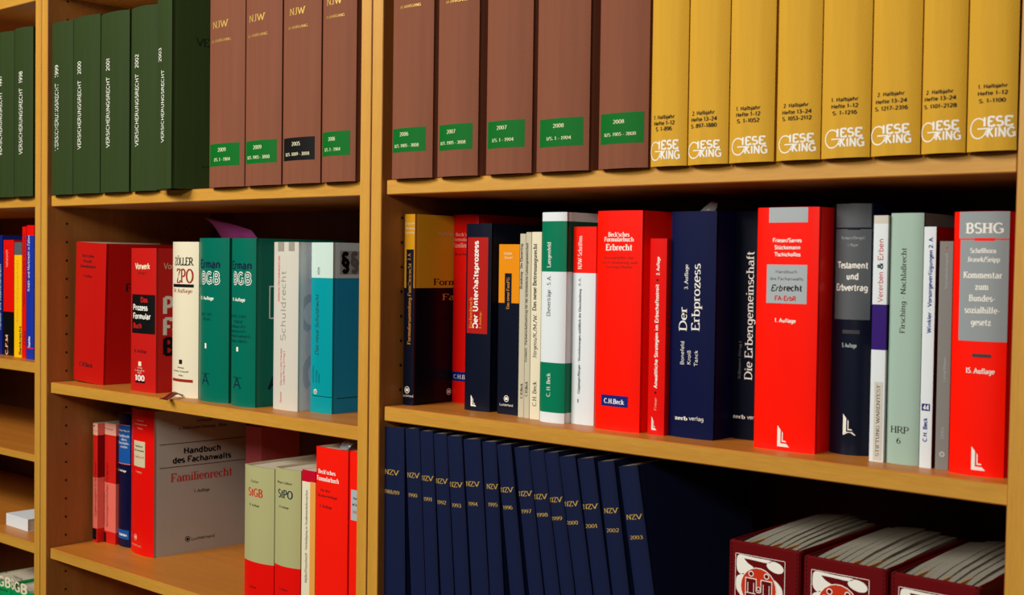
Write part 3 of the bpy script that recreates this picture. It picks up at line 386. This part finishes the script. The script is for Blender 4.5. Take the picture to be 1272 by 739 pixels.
    ["book",145671,7100,135956,0.0,0.0,4276,25103,17000,900,2,"hard","gloss","navy_gloss2","navy_cloth",[],"page","dark navy hardcover with grey panel, Testament und Erbvertrag",None,[["p","slate","S",497,4114,22713,25256],["p","slate","S",500,4151,13546,22549],["p","navy_gloss2","S",2009,3224,22467,22672],["h","Reimann/Bengel/","s","silver","S",1288,3662,21543,21830],["h","J. Mayer","s","silver","S",2000,3070,20845,21132],["h","Testament","b","white","S",853,3910,18667,19283],["h","und","b","white","S",1983,3131,17556,18173],["h","Erbvertrag","b","white","S",738,3948,16445,17062],["p","slate_dark","S",1642,3345,12138,12509],["h","5. Auflage","b","silver","S",1626,3116,10790,11161],["L","white","S",1919,3195,2013,4122]]],
    ["book",151289,4400,135956,0.0,0.0,1454,23785,15000,50,3,"soft","gloss","white_cover","white_cover",[[10827,"purple","purple"],[15218,"white_cover","white_cover"],[22992,"pale_grey","pale_grey"]],"page","white paperback with a purple block, Vererben & Erben",None,[["v","Vererben","s","red_text","S",552,1058,15424,18332],["v","&","b","navy_ink","S",504,1011,18611,19208],["v","Erben","s","red_text","S",510,1016,19488,21517],["p","pale_grey","S",428,1268,144,7746],["v","STIFTUNG WARENTEST","r","ink","S",684,1021,545,7467]]],
    ["book",152872,4800,135956,0.0,0.0,3252,23988,16500,300,3,"hard","satin","mint","mint_shaded",[],"page","pale green hardcover titled Nachlaßrecht, marked HRP 6",None,[["v","Firsching · Nachlaßrecht","r","ink","S",1209,1707,12536,20652],["h","HRP","r","ink","S",478,2338,2989,3622],["h","6","r","ink","S",1131,1549,2005,2520]]],  # side colour is the mint with the shade of the cover worked in
    ["book",156393,4300,135956,0.0,0.0,1159,22663,15000,50,3,"soft","gloss","white_cover","maroon",[],"page","slim white paperback with blue title Vorsorgeverfügungen",None,[["v","Winkler · Vorsorgeverfügungen 2. A.","b","blue_ink","S",496,854,12676,21742],["p","box_blue","S",138,946,5383,6045],["h","44","b","white","S",266,830,5481,5909],["v","C.H. Beck","b","blue_ink","S",338,701,2454,4714]]],
    ["book",157842,4500,135956,0.0,0.0,1266,21306,15000,50,3,"soft","gloss","mid_grey_cover","mid_grey_cover",[],"page","slim plain grey paperback beside the red BSHG commentary",None,[["v","Sozialhilferegreß","s","silver","S",581,817,16898,20167],["v","4","s","red_text","S",589,785,20551,20782],["v","Littig/Mayer","s","silver","S",605,841,8220,10535],["v","DVEV","s","silver","S",530,806,2911,3955],["c","silver","S",677,1437,271,0.4]]],
    ["book",159474,3800,135956,0.0,0.0,5025,23972,17000,600,2.4,"hard","gloss","red_bright","red_bright",[],"page","red commentary with grey panel lettered BSHG, by the right upright",None,[["p","silver2","S",608,5025,21521,24027],["p","silver2","S",751,5025,12235,21403],["p","red_bright","S",2122,3902,21309,21568],["h","BSHG","rb","white","S",1250,4584,22015,22909],["h","Schellhorn","rb","white","S",1741,4052,20225,20649],["h","Jirasek/Seipp","rb","white","S",1482,4360,19436,19860],["h","Kommentar","rb","white","S",1117,4562,17955,18515],["h","zum","rb","white","S",2264,3480,16907,17468],["h","Bundes-","rb","white","S",1707,4020,15862,16422],["h","sozialhilfe-","rb","white","S",1329,4438,14779,15340],["h","gesetz","rb","white","S",1959,3763,13691,14252],["p","slate_dark","S",2151,3797,10795,11094],["h","15. Auflage","rb","white","S",1596,4165,9329,9778],["L","white","S",2305,3558,537,2678]]],
    ["journal_volume",86401,1200,103956,0.0,-0.0247,3970,29341,21500,250,3,"cloth","cloth","navy_journal","navy_journal",[],"page","navy cloth journal volume of 1988/89, upright one touching the middle upright","navy cloth journal volumes on the lower shelf",[["h","NZV","r","gold","S",425,3233,23235,23855],["h","1988/89","r","gold","S",394,3214,20774,21231]]],
    ["journal_volume",91854,1200,103956,0.0,-0.0676,2551,29521,21500,250,3,"cloth","cloth","navy_journal","navy_journal",[],"page","navy cloth journal volume of 1990, second in the row","navy cloth journal volumes on the lower shelf",[["h","NZV","r","gold","S",173,2442,23332,23941],["h","1990","r","gold","S",340,1967,20873,21322]]],
    ["journal_volume",94545,1200,103956,0.0,-0.0681,2276,29461,21500,250,3,"cloth","cloth","navy_journal","navy_journal",[],"page","navy cloth journal volume of 1991, third in the row","navy cloth journal volumes on the lower shelf",[["h","NZV","r","gold","S",24,2212,23275,23877],["h","1991","r","gold","S",432,1867,20755,21199]]],
    ["journal_volume",97360,1200,103956,0.0,-0.0823,2274,29392,21500,250,3,"cloth","cloth","navy_journal","navy_journal",[],"page","navy cloth journal volume of 1992, fourth in the row","navy cloth journal volumes on the lower shelf",[["h","NZV","r","gold","S",89,2200,23247,23842],["h","1992","r","gold","S",266,1825,20690,21129]]],
    ["journal_volume",99905,1200,103956,0.0,-0.0874,2450,29357,21500,250,3,"cloth","cloth","navy_journal","navy_journal",[],"page","navy cloth journal volume of 1993, fifth in the row","navy cloth journal volumes on the lower shelf",[["h","NZV","r","gold","S",36,2329,23125,23713],["h","1993","r","gold","S",398,1938,20661,21095]]],
    ["journal_volume",102800,1200,103956,0.0,-0.093,2815,29250,21500,250,3,"cloth","cloth","navy_journal","navy_journal",[],"page","navy cloth journal volume of 1994, sixth in the row","navy cloth journal volumes on the lower shelf",[["h","NZV","r","gold","S",67,2487,23575,24157],["h","1994","r","gold","S",438,1978,21233,21661]]],
    ["journal_volume",105732,1200,103956,0.0,-0.0867,2254,29255,21500,250,3,"cloth","cloth","navy_journal","navy_journal",[],"page","navy cloth journal volume of 1995, seventh in the row","navy cloth journal volumes on the lower shelf",[["h","NZV","r","gold","S",550,2254,23666,24240],["h","1995","r","gold","S",708,2065,21569,21992]]],
    ["journal_volume",109613,1200,103956,0.0,-0.1385,2262,29295,21500,250,3,"cloth","cloth","navy_journal","navy_journal",[],"page","navy cloth journal volume of 1996, eighth, middle of the row","navy cloth journal volumes on the lower shelf",[["h","NZV","r","gold","S",0,2122,23683,24248],["h","1996","r","gold","S",275,1780,21674,22090]]],
    ["journal_volume",112823,1200,103956,0.0,-0.1534,2218,29338,21500,250,3,"cloth","cloth","navy_journal","navy_journal",[],"page","navy cloth journal volume of 1997, ninth in the row","navy cloth journal volumes on the lower shelf",[["h","NZV","r","gold","S",0,2160,23647,24204],["h","1997","r","gold","S",238,1818,21666,22076]]],
    ["journal_volume",115468,1200,103956,0.0,-0.1646,2203,29261,21500,250,3,"cloth","cloth","navy_journal","navy_journal",[],"page","navy cloth journal volume of 1998, tenth in the row","navy cloth journal volumes on the lower shelf",[["h","NZV","r","gold","S",0,2100,23644,24195],["h","1998","r","gold","S",175,1879,21624,22029]]],
    ["journal_volume",118006,1200,103956,0.0,-0.1728,2040,29295,21500,250,3,"cloth","cloth","navy_journal","navy_journal",[],"page","navy cloth journal volume of 1999, fifth from the right end","navy cloth journal volumes on the lower shelf",[["h","NZV","r","gold","S",0,1958,23637,24182],["h","1999","r","gold","S",0,1635,21585,21986]]],
    ["journal_volume",120362,1200,103956,0.0,-0.1804,2346,29141,21500,250,3,"cloth","cloth","navy_journal","navy_journal",[],"page","navy cloth journal volume of 2000, fourth from the right end","navy cloth journal volumes on the lower shelf",[["h","NZV","r","gold","S",0,2123,23498,24037],["h","2000","r","gold","S",0,1754,21439,21836]]],
    ["journal_volume",122928,1200,103956,0.0,-0.1766,2345,29181,21500,250,3,"cloth","cloth","navy_journal","navy_journal",[],"page","navy cloth journal volume of 2001, third from the right end","navy cloth journal volumes on the lower shelf",[["h","NZV","r","gold","S",0,2230,23538,24069],["h","2001","r","gold","S",75,1824,21449,21841]]],
    ["journal_volume",125422,1200,103956,0.0,-0.1638,2285,29128,21500,250,3,"cloth","cloth","navy_journal","navy_journal",[],"page","navy cloth journal volume of 2002, last but one at the right end","navy cloth journal volumes on the lower shelf",[["h","NZV","r","gold","S",224,2178,23445,23971],["h","2002","r","gold","S",329,1998,21354,21741]]],
    ["journal_volume",128767,1200,103956,0.0,-0.1798,2561,29010,21500,250,3,"cloth","cloth","navy_journal","navy_journal",[],"page","navy cloth journal volume of 2003, leaning, last one with its cover showing","navy cloth journal volumes on the lower shelf",[["h","NZV","r","gold","S",274,2436,23219,23735],["h","2003","r","gold","S",477,2160,21078,21458]]],
    ["book",-26954,5000,135930,0.0,0.0,3339,22489,15000,50,3,"soft","gloss","box_blue","box_blue",[],"page","dark blue paperback cut by the left picture edge",None,[["v","Handels- und Gesellschaftsrecht","s","pale_cyan","S",2118,2859,4734,17041]]],
    ["book",-23174,5000,135930,0.0,0.0,3917,21578,15000,50,3,"soft","gloss","black","black",[[8174,"red","red"]],"page","paperback with red upper half and black foot",None,[["v","Insolvenzrecht","s","pale_pink","S",879,1768,16542,19724],["v","C.F.M","b","pale_pink","S",955,1841,66,3792]]],
    ["book",-17483,4200,135930,0.0,0.0,2754,21142,15000,50,3,"soft","gloss","yellow_soft","yellow_soft",[[18800,"slate","slate"]],"page","yellow paperback with a grey top",None,[["v","Bankrecht","b","ink","S",1934,2609,492,5703],["v","Bülow · Verbraucherkredit","s","orange_text","S",885,1525,6441,17914]]],
    ["book",-13366,3600,135930,0.0,0.0,1353,23958,14000,50,3,"soft","gloss","red","red",[],"page","slim red paperback between the yellow and the bright blue one",None,[["v","Fallsammlung zum Arbeits- und Bankrecht","s","ink","S",425,1038,9551,22828],["v","C.H.Beck","r","ink","S",703,1263,2495,5074]]],
    ["book",-11042,3200,135930,0.0,0.0,2661,24176,15000,50,3,"soft","gloss","bright_blue","bright_blue",[[22347,"red","red"]],"page","bright blue paperback with a red top beside the left upright",None,[["v","Kredit- und Marktrecht in Fällen","s","white","S",438,1184,12347,22297],["v","Stahlke","b","white","S",793,1414,2131,4177],["p","red","S",0,2653,1944,2097]]],
    ["book",-24707,3000,75238,0.0,0.0,8604,19000,15000,600,2.2,"hard","gloss","bright_green","bright_green",[],"page","bright green BGB book cut by the left picture edge",None,[["h","Jauernig","r","ink","S",3059,7569,20918,21439],["h","BGB","b","cream","S",3525,8584,18121,19810],["h","Kommentar","r","ink","S",3676,7941,17219,17739]]],
    ["book",-15944,3000,75238,0.0,0.0,8046,18500,15000,600,2.2,"hard","gloss","bright_green","bright_green",[],"page","bright green BGB book next to the left upright",None,[["h","Jauernig","r","ink","S",1538,5208,20498,21009],["h","BGB","b","cream","S",0,6630,18165,19822]]],
]

# ---------------------------------------------------------------- books
def spine_pt(bk, u, z, e):
    """point on the spine at chord position u, raised by e along the normal"""
    w, b, p = bk['w'], bk['b'], bk['p']
    s = min(max(u/w, 0.0), 1.0); q = 2*s-1
    y = -b*(1-abs(q)**p)
    dy = b*p*abs(q)**(p-1)*(1 if q > 0 else -1)*2/w if q else 0.0
    l = math.hypot(1, dy)
    return (s*w+e*dy/l, y-e/l, z)
def face_pt(bk, y, z, e): return (bk['w']+e, min(max(y, .0092), bk['d']-.001), z)
def place(bk, face, u, z, e): return spine_pt(bk, u, z, e) if face == 'S' else face_pt(bk, u, z, e)

def make_book(rec):
    name, X, Y, Z, phi, lean, w, h, d, b, p, kind, fin, col, sides, bands, pages, label, group, els = rec
    k = 1e-5
    bk = dict(w=w*k, h=h*k, d=d*k, b=b*k, p=p)
    w, h, d, b = bk['w'], bk['h'], bk['d'], bk['b']
    rot = Matrix.Rotation(phi, 4, 'Z') @ Matrix.Rotation(lean, 4, 'Y')
    root = empty(name, Vector((X*k, Y*k, Z*k)), rot)
    tag(root, label, 'book', group)
    hard = kind != 'soft'
    t = .0026 if hard else .0005
    t = min(t, w*.2)
    # cover: rows at the colour borders
    bd = sorted([(z*k, cs, cf) for z, cs, cf in bands])     # border height, colours above it
    zs = [0.0] + [x[0] for x in bd] + [h]
    cols = [(col, sides)] + [(x[1], x[2]) for x in bd]
    N = 22
    sp = [spine_pt(bk, w*(.5-.5*math.cos(PI*i/N)), 0, 0)[:2] for i in range(N+1)]
    if hard:
        gd = min(.0011, w*.1); g = [(0, 0), (gd*.5, .0018), (gd, .0045), (gd*.4, .0068), (0, .0085), (0, d)]
    else: g = [(0, 0), (0, .004), (0, d)]
    left = [(x, y) for x, y in g]; right = [(w-x, y) for x, y in g]
    m = MB()
    for i, (cs, cf) in enumerate(cols):
        z0, z1 = zs[i], zs[i+1]
        if z1-z0 < 1e-5: continue
        ms, mf = mat(cs, fin), mat(cf, fin)
        m.grid([[(x, y, z0) for x, y in sp], [(x, y, z1) for x, y in sp]], ms)
        m.grid([[(x, y, z0) for x, y in right], [(x, y, z1) for x, y in right]], mf, hard)
        m.grid([[(x, y, z0) for x, y in left[::-1]], [(x, y, z1) for x, y in left[::-1]]], mf, hard)
    outer = left[::-1][:-1] + sp + right[1:]
    inner = []
    for (x, y) in outer:
        xi = min(max(x, t), w-t)
        inner.append((xi, y+t if t < x < w-t or y <= 0 else max(y, t)))
    inner[0] = (t, d); inner[-1] = (w-t, d)
    mt = mat(cols[-1][0], fin); mb = mat(cols[0][0], fin)
    m.grid([[(x, y, h) for x, y in outer], [(x, y, h) for x, y in inner]], mt, False)
    m.grid([[(x, y, 0) for x, y in inner], [(x, y, 0) for x, y in outer]], mb, False)
    m.grid([[(x, y, h) for x, y in inner], [(x, y, 0) for x, y in inner]], mat('page', 'print'), False)
    for (a, c) in (((0, d), (t, d)), ((w-t, d), (w, d))):
        m.add([(a[0], d, 0), (c[0], d, 0), (c[0], d, h), (a[0], d, h)], [(0, 1, 2, 3)], mt)
    m.build('cover', root)
    # page block
    r = .003 if hard else .0004
    q = MB(); y0 = t + (.001 if hard else 0)
    q.box((t*1.02, y0, r), (w-t*1.02, d-r, h-r), pages_mat())
    q.build('pages', root)
    # printing
    LT = {'S': MB(), 'F': MB()}; EM = MB(); n = 0
    for e in els:
        n += 1; up = (.00012 + .00002*n)
        kd = e[0]
        if kd in 'hv':
            _, s, f, c, face, u0, u1, z0, z1 = e
            u0, u1, z0, z1 = u0*k, u1*k, z0*k, z1*k
            fl = [(f, c)] if f != 'o' else [('o', c), ('oi', col)]
            for j, (ff, cc) in enumerate(fl):
                vs, fs = get_text(s, ff)
                if kd == 'h': pts = [place(bk, face, u0+(u1-u0)*x, z0+(z1-z0)*y, up+j*.00014+q_) for x, y, q_ in vs]
                else: pts = [place(bk, face, u1-(u1-u0)*y, z0+(z1-z0)*x, up+j*.00014+q_) for x, y, q_ in vs]
                LT[face].add(pts, fs, mat(cc, 'foil' if cc == 'gold' else 'print'))
        elif kd == 'p':
            _, c, face, u0, u1, z0, z1 = e
            u0, u1, z0, z1 = u0*k, u1*k, z0*k, z1*k
            if face == 'S': u0 = max(u0, 0); u1 = min(u1, w)
            z0 = max(z0, 0.0002); z1 = min(z1, h-.0002)
            nn = 10 if face == 'S' else 1
            rows = [[place(bk, face, u0+(u1-u0)*i/nn, z, up) for i in range(nn+1)] for z in (z0, z1)]
            big = (u1-u0)*(z1-z0) > 3e-4
            tg = MB() if big else EM
            tg.grid(rows, mat(c, 'print' if c in ('label_green', 'black') else 'satin'), True)
            if big: tg.build('spine_label' if face == 'S' else 'cover_print', root)
        elif kd == 'c':
            _, c, face, u, z, r_, kk = e
            u, z, r_ = u*k, z*k, r_*k
            M_ = 20; outr = [place(bk, face, u+r_*math.cos(2*PI*i/M_), z+r_*math.sin(2*PI*i/M_), up) for i in range(M_)]
            inr = [place(bk, face, u+kk*r_*math.cos(2*PI*i/M_), z+kk*r_*math.sin(2*PI*i/M_), up) for i in range(M_)]
            if kk > 0: EM.grid([outr, inr], mat(c, 'print'), False, True)
            else: EM.add(outr, [tuple(range(M_))], mat(c, 'satin'))
        elif kd == 'L':
            _, c, face, u0, u1, z0, z1 = e
            u0, u1, z0, z1 = u0*k, u1*k, z0*k, z1*k
            for poly in ([(0, 0), (1, 0), (.76, .15), (.27, .15), (.27, .8), (0, 1)], [(.38, .23), (.76, .23), (.68, .29), (.46, .29), (.46, .66), (.38, .74)]):
                EM.add([place(bk, face, u0+(u1-u0)*x, z0+(z1-z0)*y, up) for x, y in poly], [(0, 1, 2, 3), (0, 3, 4, 5)], mat(c, 'print'))
        elif kd == 'G':
            _, c, face, u0, u1, z0, z1 = e
            u0, u1, z0, z1 = u0*k, u1*k, z0*k, z1*k
            W, H_ = u1-u0, z1-z0; mm = mat(c, 'print'); th = W*.014
            def P2(x, y): return place(bk, face, u0+W*x, z0+H_*y, up)
            def line(pts):
                A = []; B2 = []
                for i, q_ in enumerate(pts):
                    a_ = pts[max(0, i-1)]; c_ = pts[min(len(pts)-1, i+1)]
                    dx, dy = (c_[0]-a_[0])*W, (c_[1]-a_[1])*H_; l = math.hypot(dx, dy) or 1
                    nx, ny = -dy/l*th/W, dx/l*th/H_
                    A.append(P2(q_[0]+nx, q_[1]+ny)); B2.append(P2(q_[0]-nx, q_[1]-ny))
                LT[face].grid([A, B2], mm, False)
            line([(.20+.19*math.cos(math.radians(a)), .46+.44*math.sin(math.radians(a))) for a in range(48, 349, 12)])
            line([(.18+.04*i, .44) for i in range(8)]); line([(.46, .46), (.45, .30), (.41, .22), (.36, .16)])
            for s_, xa, xb, za_, zb_ in (('IESE', .32, .95, .54, .94), ('KING', .40, .99, .06, .46)):
                vs, fs = get_text(s_, 'b')
                LT[face].add([place(bk, face, u0+W*(xa+(xb-xa)*x), z0+H_*(za_+(zb_-za_)*y), up+2e-5+q_) for x, y, q_ in vs], fs, mm)
    if LT['S'].v: tag(LT['S'].build('spine_lettering', root), kind='stuff')
    if LT['F'].v: tag(LT['F'].build('cover_lettering', root), kind='stuff')
    if EM.v: tag(EM.build('emblem', root), kind='stuff')
    return root
for rec in BOOKS: make_book(rec)
random.seed(4)

# ---------------------------------------------------------------- ring binders with an emblem label
def binder(x0, x1, y, ztop, zb, label, seed, yaw=0, hid=False):
    rnd = random.Random(seed)
    w = x1-x0; h = ztop-zb; d = .19; t = .0045
    root = empty('ring_binder', Vector((x0, y, zb)), Matrix.Rotation(yaw, 4, 'Z'))
    tag(root, label, 'binder', 'dark red binders on the lower shelf')
    m = mat('binder_red', 'gloss')
    box_obj('spine_board', (0, 0, 0), (w, t, h), m, root, .0018)
    for xa in (0, w-t): box_obj('side_board', (xa, t*.9, 0), (xa+t, d, h), m, root, .0015)
    # stitching along the edges of the spine board
    st = MB(); n = int(h/.0042)
    for xa in (.0035, w-.0035):
        for i in range(n):
            z = .003+i*.0042; st.box((xa-.0004, -.0003, z), (xa+.0004, .0004, z+.0024), mat('black', 'print'))
    tag(st.build('stitching', root), kind='stuff')
    # leaves: bundles fanning out, a little higher towards the back
    nb = 9; xw = (w-2*t-.002)/nb
    for i in range(nb):
        xa = t+.001+i*xw; hh = h-.005+rnd.uniform(-.0004, .0004); rise = .005+.0055*math.sin(PI*(i+.5)/nb)+rnd.uniform(-.0006, .0006); b = MB()
        ya = t+.0015; yb = d-.012+rnd.uniform(-.004, .003); g = .00005 if i % 3 else .0004
        sh = rnd.uniform(-.0015, .0015)
        rows = []
        for yy, zz in ((ya, hh), (ya+.05, hh+rise*.55), (ya+.11, hh+rise*.9), (yb, hh+rise)):
            rows.append([(xa, yy, .002), (xa, yy, zz), (xa+xw-g, yy, zz+.0008), (xa+xw-g, yy, .002)])
        b.grid(rows, pages_mat('leaves', (122,118,104), (168,164,150)), False)
        b.add(rows[0], [(0, 1, 2, 3)], pages_mat('leaves', (122,118,104), (168,164,150))); b.add(rows[-1], [(3, 2, 1, 0)], pages_mat('leaves', (122,118,104), (168,164,150)))
        b.build('leaf_bundle', root)
    for i in (2, 5, 7):
        xa = t+.001+i*xw-.0007
        b = MB(); b.box((xa, t+.002, .002), (xa+.0009, d-.02, h-.0015), mat('orange_text', 'print')); b.build('divider', root)
    # label print: thin frame, white sweeping shapes and an orange disc with little figures
    lx0, lx1 = w*.10, w*.80; lz1 = h*.945; lz0 = lz1-.066; lw = lx1-lx0; lh = lz1-lz0
    e = MB()
    def R_(xa, xb, za, zb2, mm, up): e.add([(lx0+lw*xa, -up, lz0+lh*za), (lx0+lw*xb, -up, lz0+lh*za), (lx0+lw*xb, -up, lz0+lh*zb2), (lx0+lw*xa, -up, lz0+lh*zb2)], [(0, 1, 2, 3)], mm)
    wh = mat('white', 'print'); rd = mat('binder_red', 'gloss'); og = mat('emblem_orange', 'print')
    for a in ((0, 1, 0, .008), (0, 1, .992, 1), (0, .01, 0, 1), (.99, 1, 0, 1)): R_(*a, wh, .0003)
    def blob(pts, mm, up, n=6):
        # closed smooth outline
        L = len(pts); out = []
        for i in range(L):
            p0, p1, p2, p3 = (pts[(i+j-1) % L] for j in range(4))
            for s in range(n):
                q = s/n
                out.append(tuple(.5*((2*p1[c])+(-p0[c]+p2[c])*q+(2*p0[c]-5*p1[c]+4*p2[c]-p3[c])*q*q+(-p0[c]+3*p1[c]-3*p2[c]+p3[c])*q**3) for c in (0, 1)))
        e.add([(lx0+lw*x, -up, lz0+lh*z) for x, z in out], [tuple(range(len(out)))], mm)
    def disc(cx, cz, r, mm, up, k=0, n=22):
        o_ = [(lx0+lw*cx+r*math.cos(2*PI*i/n), -up, lz0+lh*cz+r*math.sin(2*PI*i/n)) for i in range(n)]
        if k: e.grid([o_, [(lx0+lw*cx+k*r*math.cos(2*PI*i/n), -up, lz0+lh*cz+k*r*math.sin(2*PI*i/n)) for i in range(n)]], mm, False, True)
        else: e.add(o_, [tuple(range(n))], mm)
    blob([(.036, .93), (.07, .975), (.14, .985), (.40, .975), (.66, .975), (.74, .96), (.64, .925), (.45, .93), (.25, .935), (.185, .93), (.26, .87), (.375, .81), (.30, .70), (.196, .69), (.107, .685), (.05, .73), (.03, .80)], wh, .0004, 4)
    blob([(.66, .93), (.76, .965), (.9, .94), (.97, .87), (.93, .81), (.82, .795), (.70, .83), (.64, .88)], wh, .0004)
    blob([(.2, .69), (.107, .675), (.03, .62), (.027, .465), (.09, .38), (.21, .30), (.3, .5)], wh, .0004)
    blob([(.74, .68), (.9, .62), (.96, .5), (.93, .3), (.75, .15), (.7, .4)], wh, .0004)
    disc(.48, .515, lw*.365, wh, .0006); disc(.48, .515, lw*.350, og, .0007)
    for (cx, cz, s) in ((.33, .72, 1), (.64, .72, 1), (.485, .505, .75)):
        disc(cx, cz, lw*.052*s, wh, .0008); disc(cx, cz, lw*.036*s, rd, .0009)
        zt = cz-.065*s; R_(cx-.115*s, cx+.115*s, zt-.42*s, zt, wh, .0008); R_(cx-.10*s, cx+.10*s, zt-.41*s, zt-.013, rd, .0009)
        for sx in (-.065, .053): R_(cx+sx*s, cx+(sx+.012)*s, zt-.23*s, zt-.07*s, wh, .0010)
        R_(cx-.10*s, cx+.10*s, zt-.24*s, zt-.228*s, wh, .0010)
    tag(e.build('emblem', root), kind='stuff')
    return root
binder(1.3755, 1.4570, .015, 1.2662, Z3R, 'dark red ring binder with emblem, leftmost of the three', 1)
binder(1.4610, 1.5480, .014, 1.2640, Z3R, 'dark red ring binder with emblem, middle one of the three', 2)
binder(1.5515, 1.6360, .013, 1.2635, Z3R, 'dark red ring binder with emblem, by the right upright', 3)

# ---------------------------------------------------------------- small loose things
def solid_sheet(name, pts, th, m, label, cat):
    """a bent sheet given as rows of points, with thickness"""
    q = MB(); n = len(pts[0]); q.grid(pts, m, True)
    o = q.build(name)
    md = o.modifiers.new('thickness', 'SOLIDIFY'); md.thickness = th; md.offset = 0
    return tag(o, label, cat)
# purple sheet lying over the books behind the teal commentaries
solid_sheet('paper_sheet', [[(.3565, .120, 1.5785), (.447, .122, 1.5785)], [(.3432, .119, 1.5925), (.4325, .120, 1.5915)], [(.331, .117, 1.604), (.386, .119, 1.6015)], [(.3165, .114, 1.6125), (.3185, .114, 1.6125)]], .0006, mat('purple_sheet', 'print'), 'bent purple paper sheet sticking up behind the teal green commentaries', 'paper')
# dark ribbon bookmark curled over the shelf edge
rb = []
for i in range(13):
    f = i/12; x = .362+.030*f; y = .046-.056*f
    z = Z2L+.0012+.0045*math.sin(PI*f)**2+(.001 if i < 12 else 0)
    rb.append([(x-.0035, y-.0035+.003*math.sin(5*f), z+.0035*math.sin(4*f)**2), (x+.0035, y+.0035, z)])
solid_sheet('bookmark_ribbon', rb, .0008, mat('maroon', 'gloss'), 'dark red ribbon bookmark curling over the shelf edge below the ZPO book', 'bookmark')
m_, nt_, b_ = new_mat('clear_film'); b_.inputs['Base Color'].default_value = (.55, .56, .58, 1); b_.inputs['Roughness'].default_value = .18
b_.inputs['Transmission Weight'].default_value = .55; b_.inputs['Alpha'].default_value = 1; MATS['film'] = m_
solid_sheet('plastic_film', [[(1.294, .068, 1.602), (1.3145, .070, 1.602)], [(1.303, .070, 1.6100), (1.3165, .074, 1.6100)], [(1.3105, .072, 1.6165), (1.3135, .080, 1.6150)]], .0004, m_, 'crumpled clear film corner sticking out above the Erbprozess book', 'film')
solid_sheet('plastic_film', [[(.753, .028, 1.290), (.772, .026, 1.2905)], [(.754, .032, 1.298), (.773, .036, 1.299)], [(.757, .040, 1.303), (.776, .046, 1.303)]], .0004, m_, 'clear film flap on top of the tall red form book on the lower shelf', 'film')
# pink folder standing at the back of the lower left shelf
fo = empty('paper_folder', (.3165, .20, Z3L)); tag(fo, 'dusty pink folder standing at the back behind the grey Familienrecht cover', 'folder')
for x0_ in (0, .0412): box_obj('flap', (x0_, 0, 0), (x0_+.0015, .08, .2245), mat('dusty_rose', 'print'), fo, .0003)
box_obj('spine_fold', (0, -.0008, 0), (.0427, .0005, .2245), mat('dusty_rose', 'print'), fo, .0003)
box_obj('pages', (.002, .001, .002), (.0405, .075, .219), pages_mat(), fo, .0003)
# white paperback lying flat
lb = empty('book', (-.2135, .047, Z6)); tag(lb, 'white paperback lying flat on the small shelf left of the left upright', 'book')
lb.rotation_euler = (0, 0, math.radians(-1.0))
wc = mat('white_cover', 'satin')
box_obj('pages', (.0012, .0012, .0006), (.0835, .118, .0214), pages_mat(), lb, .0002)
q = MB(); q.box((0, 0, 0), (.0845, .12, .0006), wc); q.box((0, 0, .0214), (.0845, .12, .022), wc); q.box((0, 0, .0006), (.0845, .0012, .0214), wc); q.build('cover', lb)
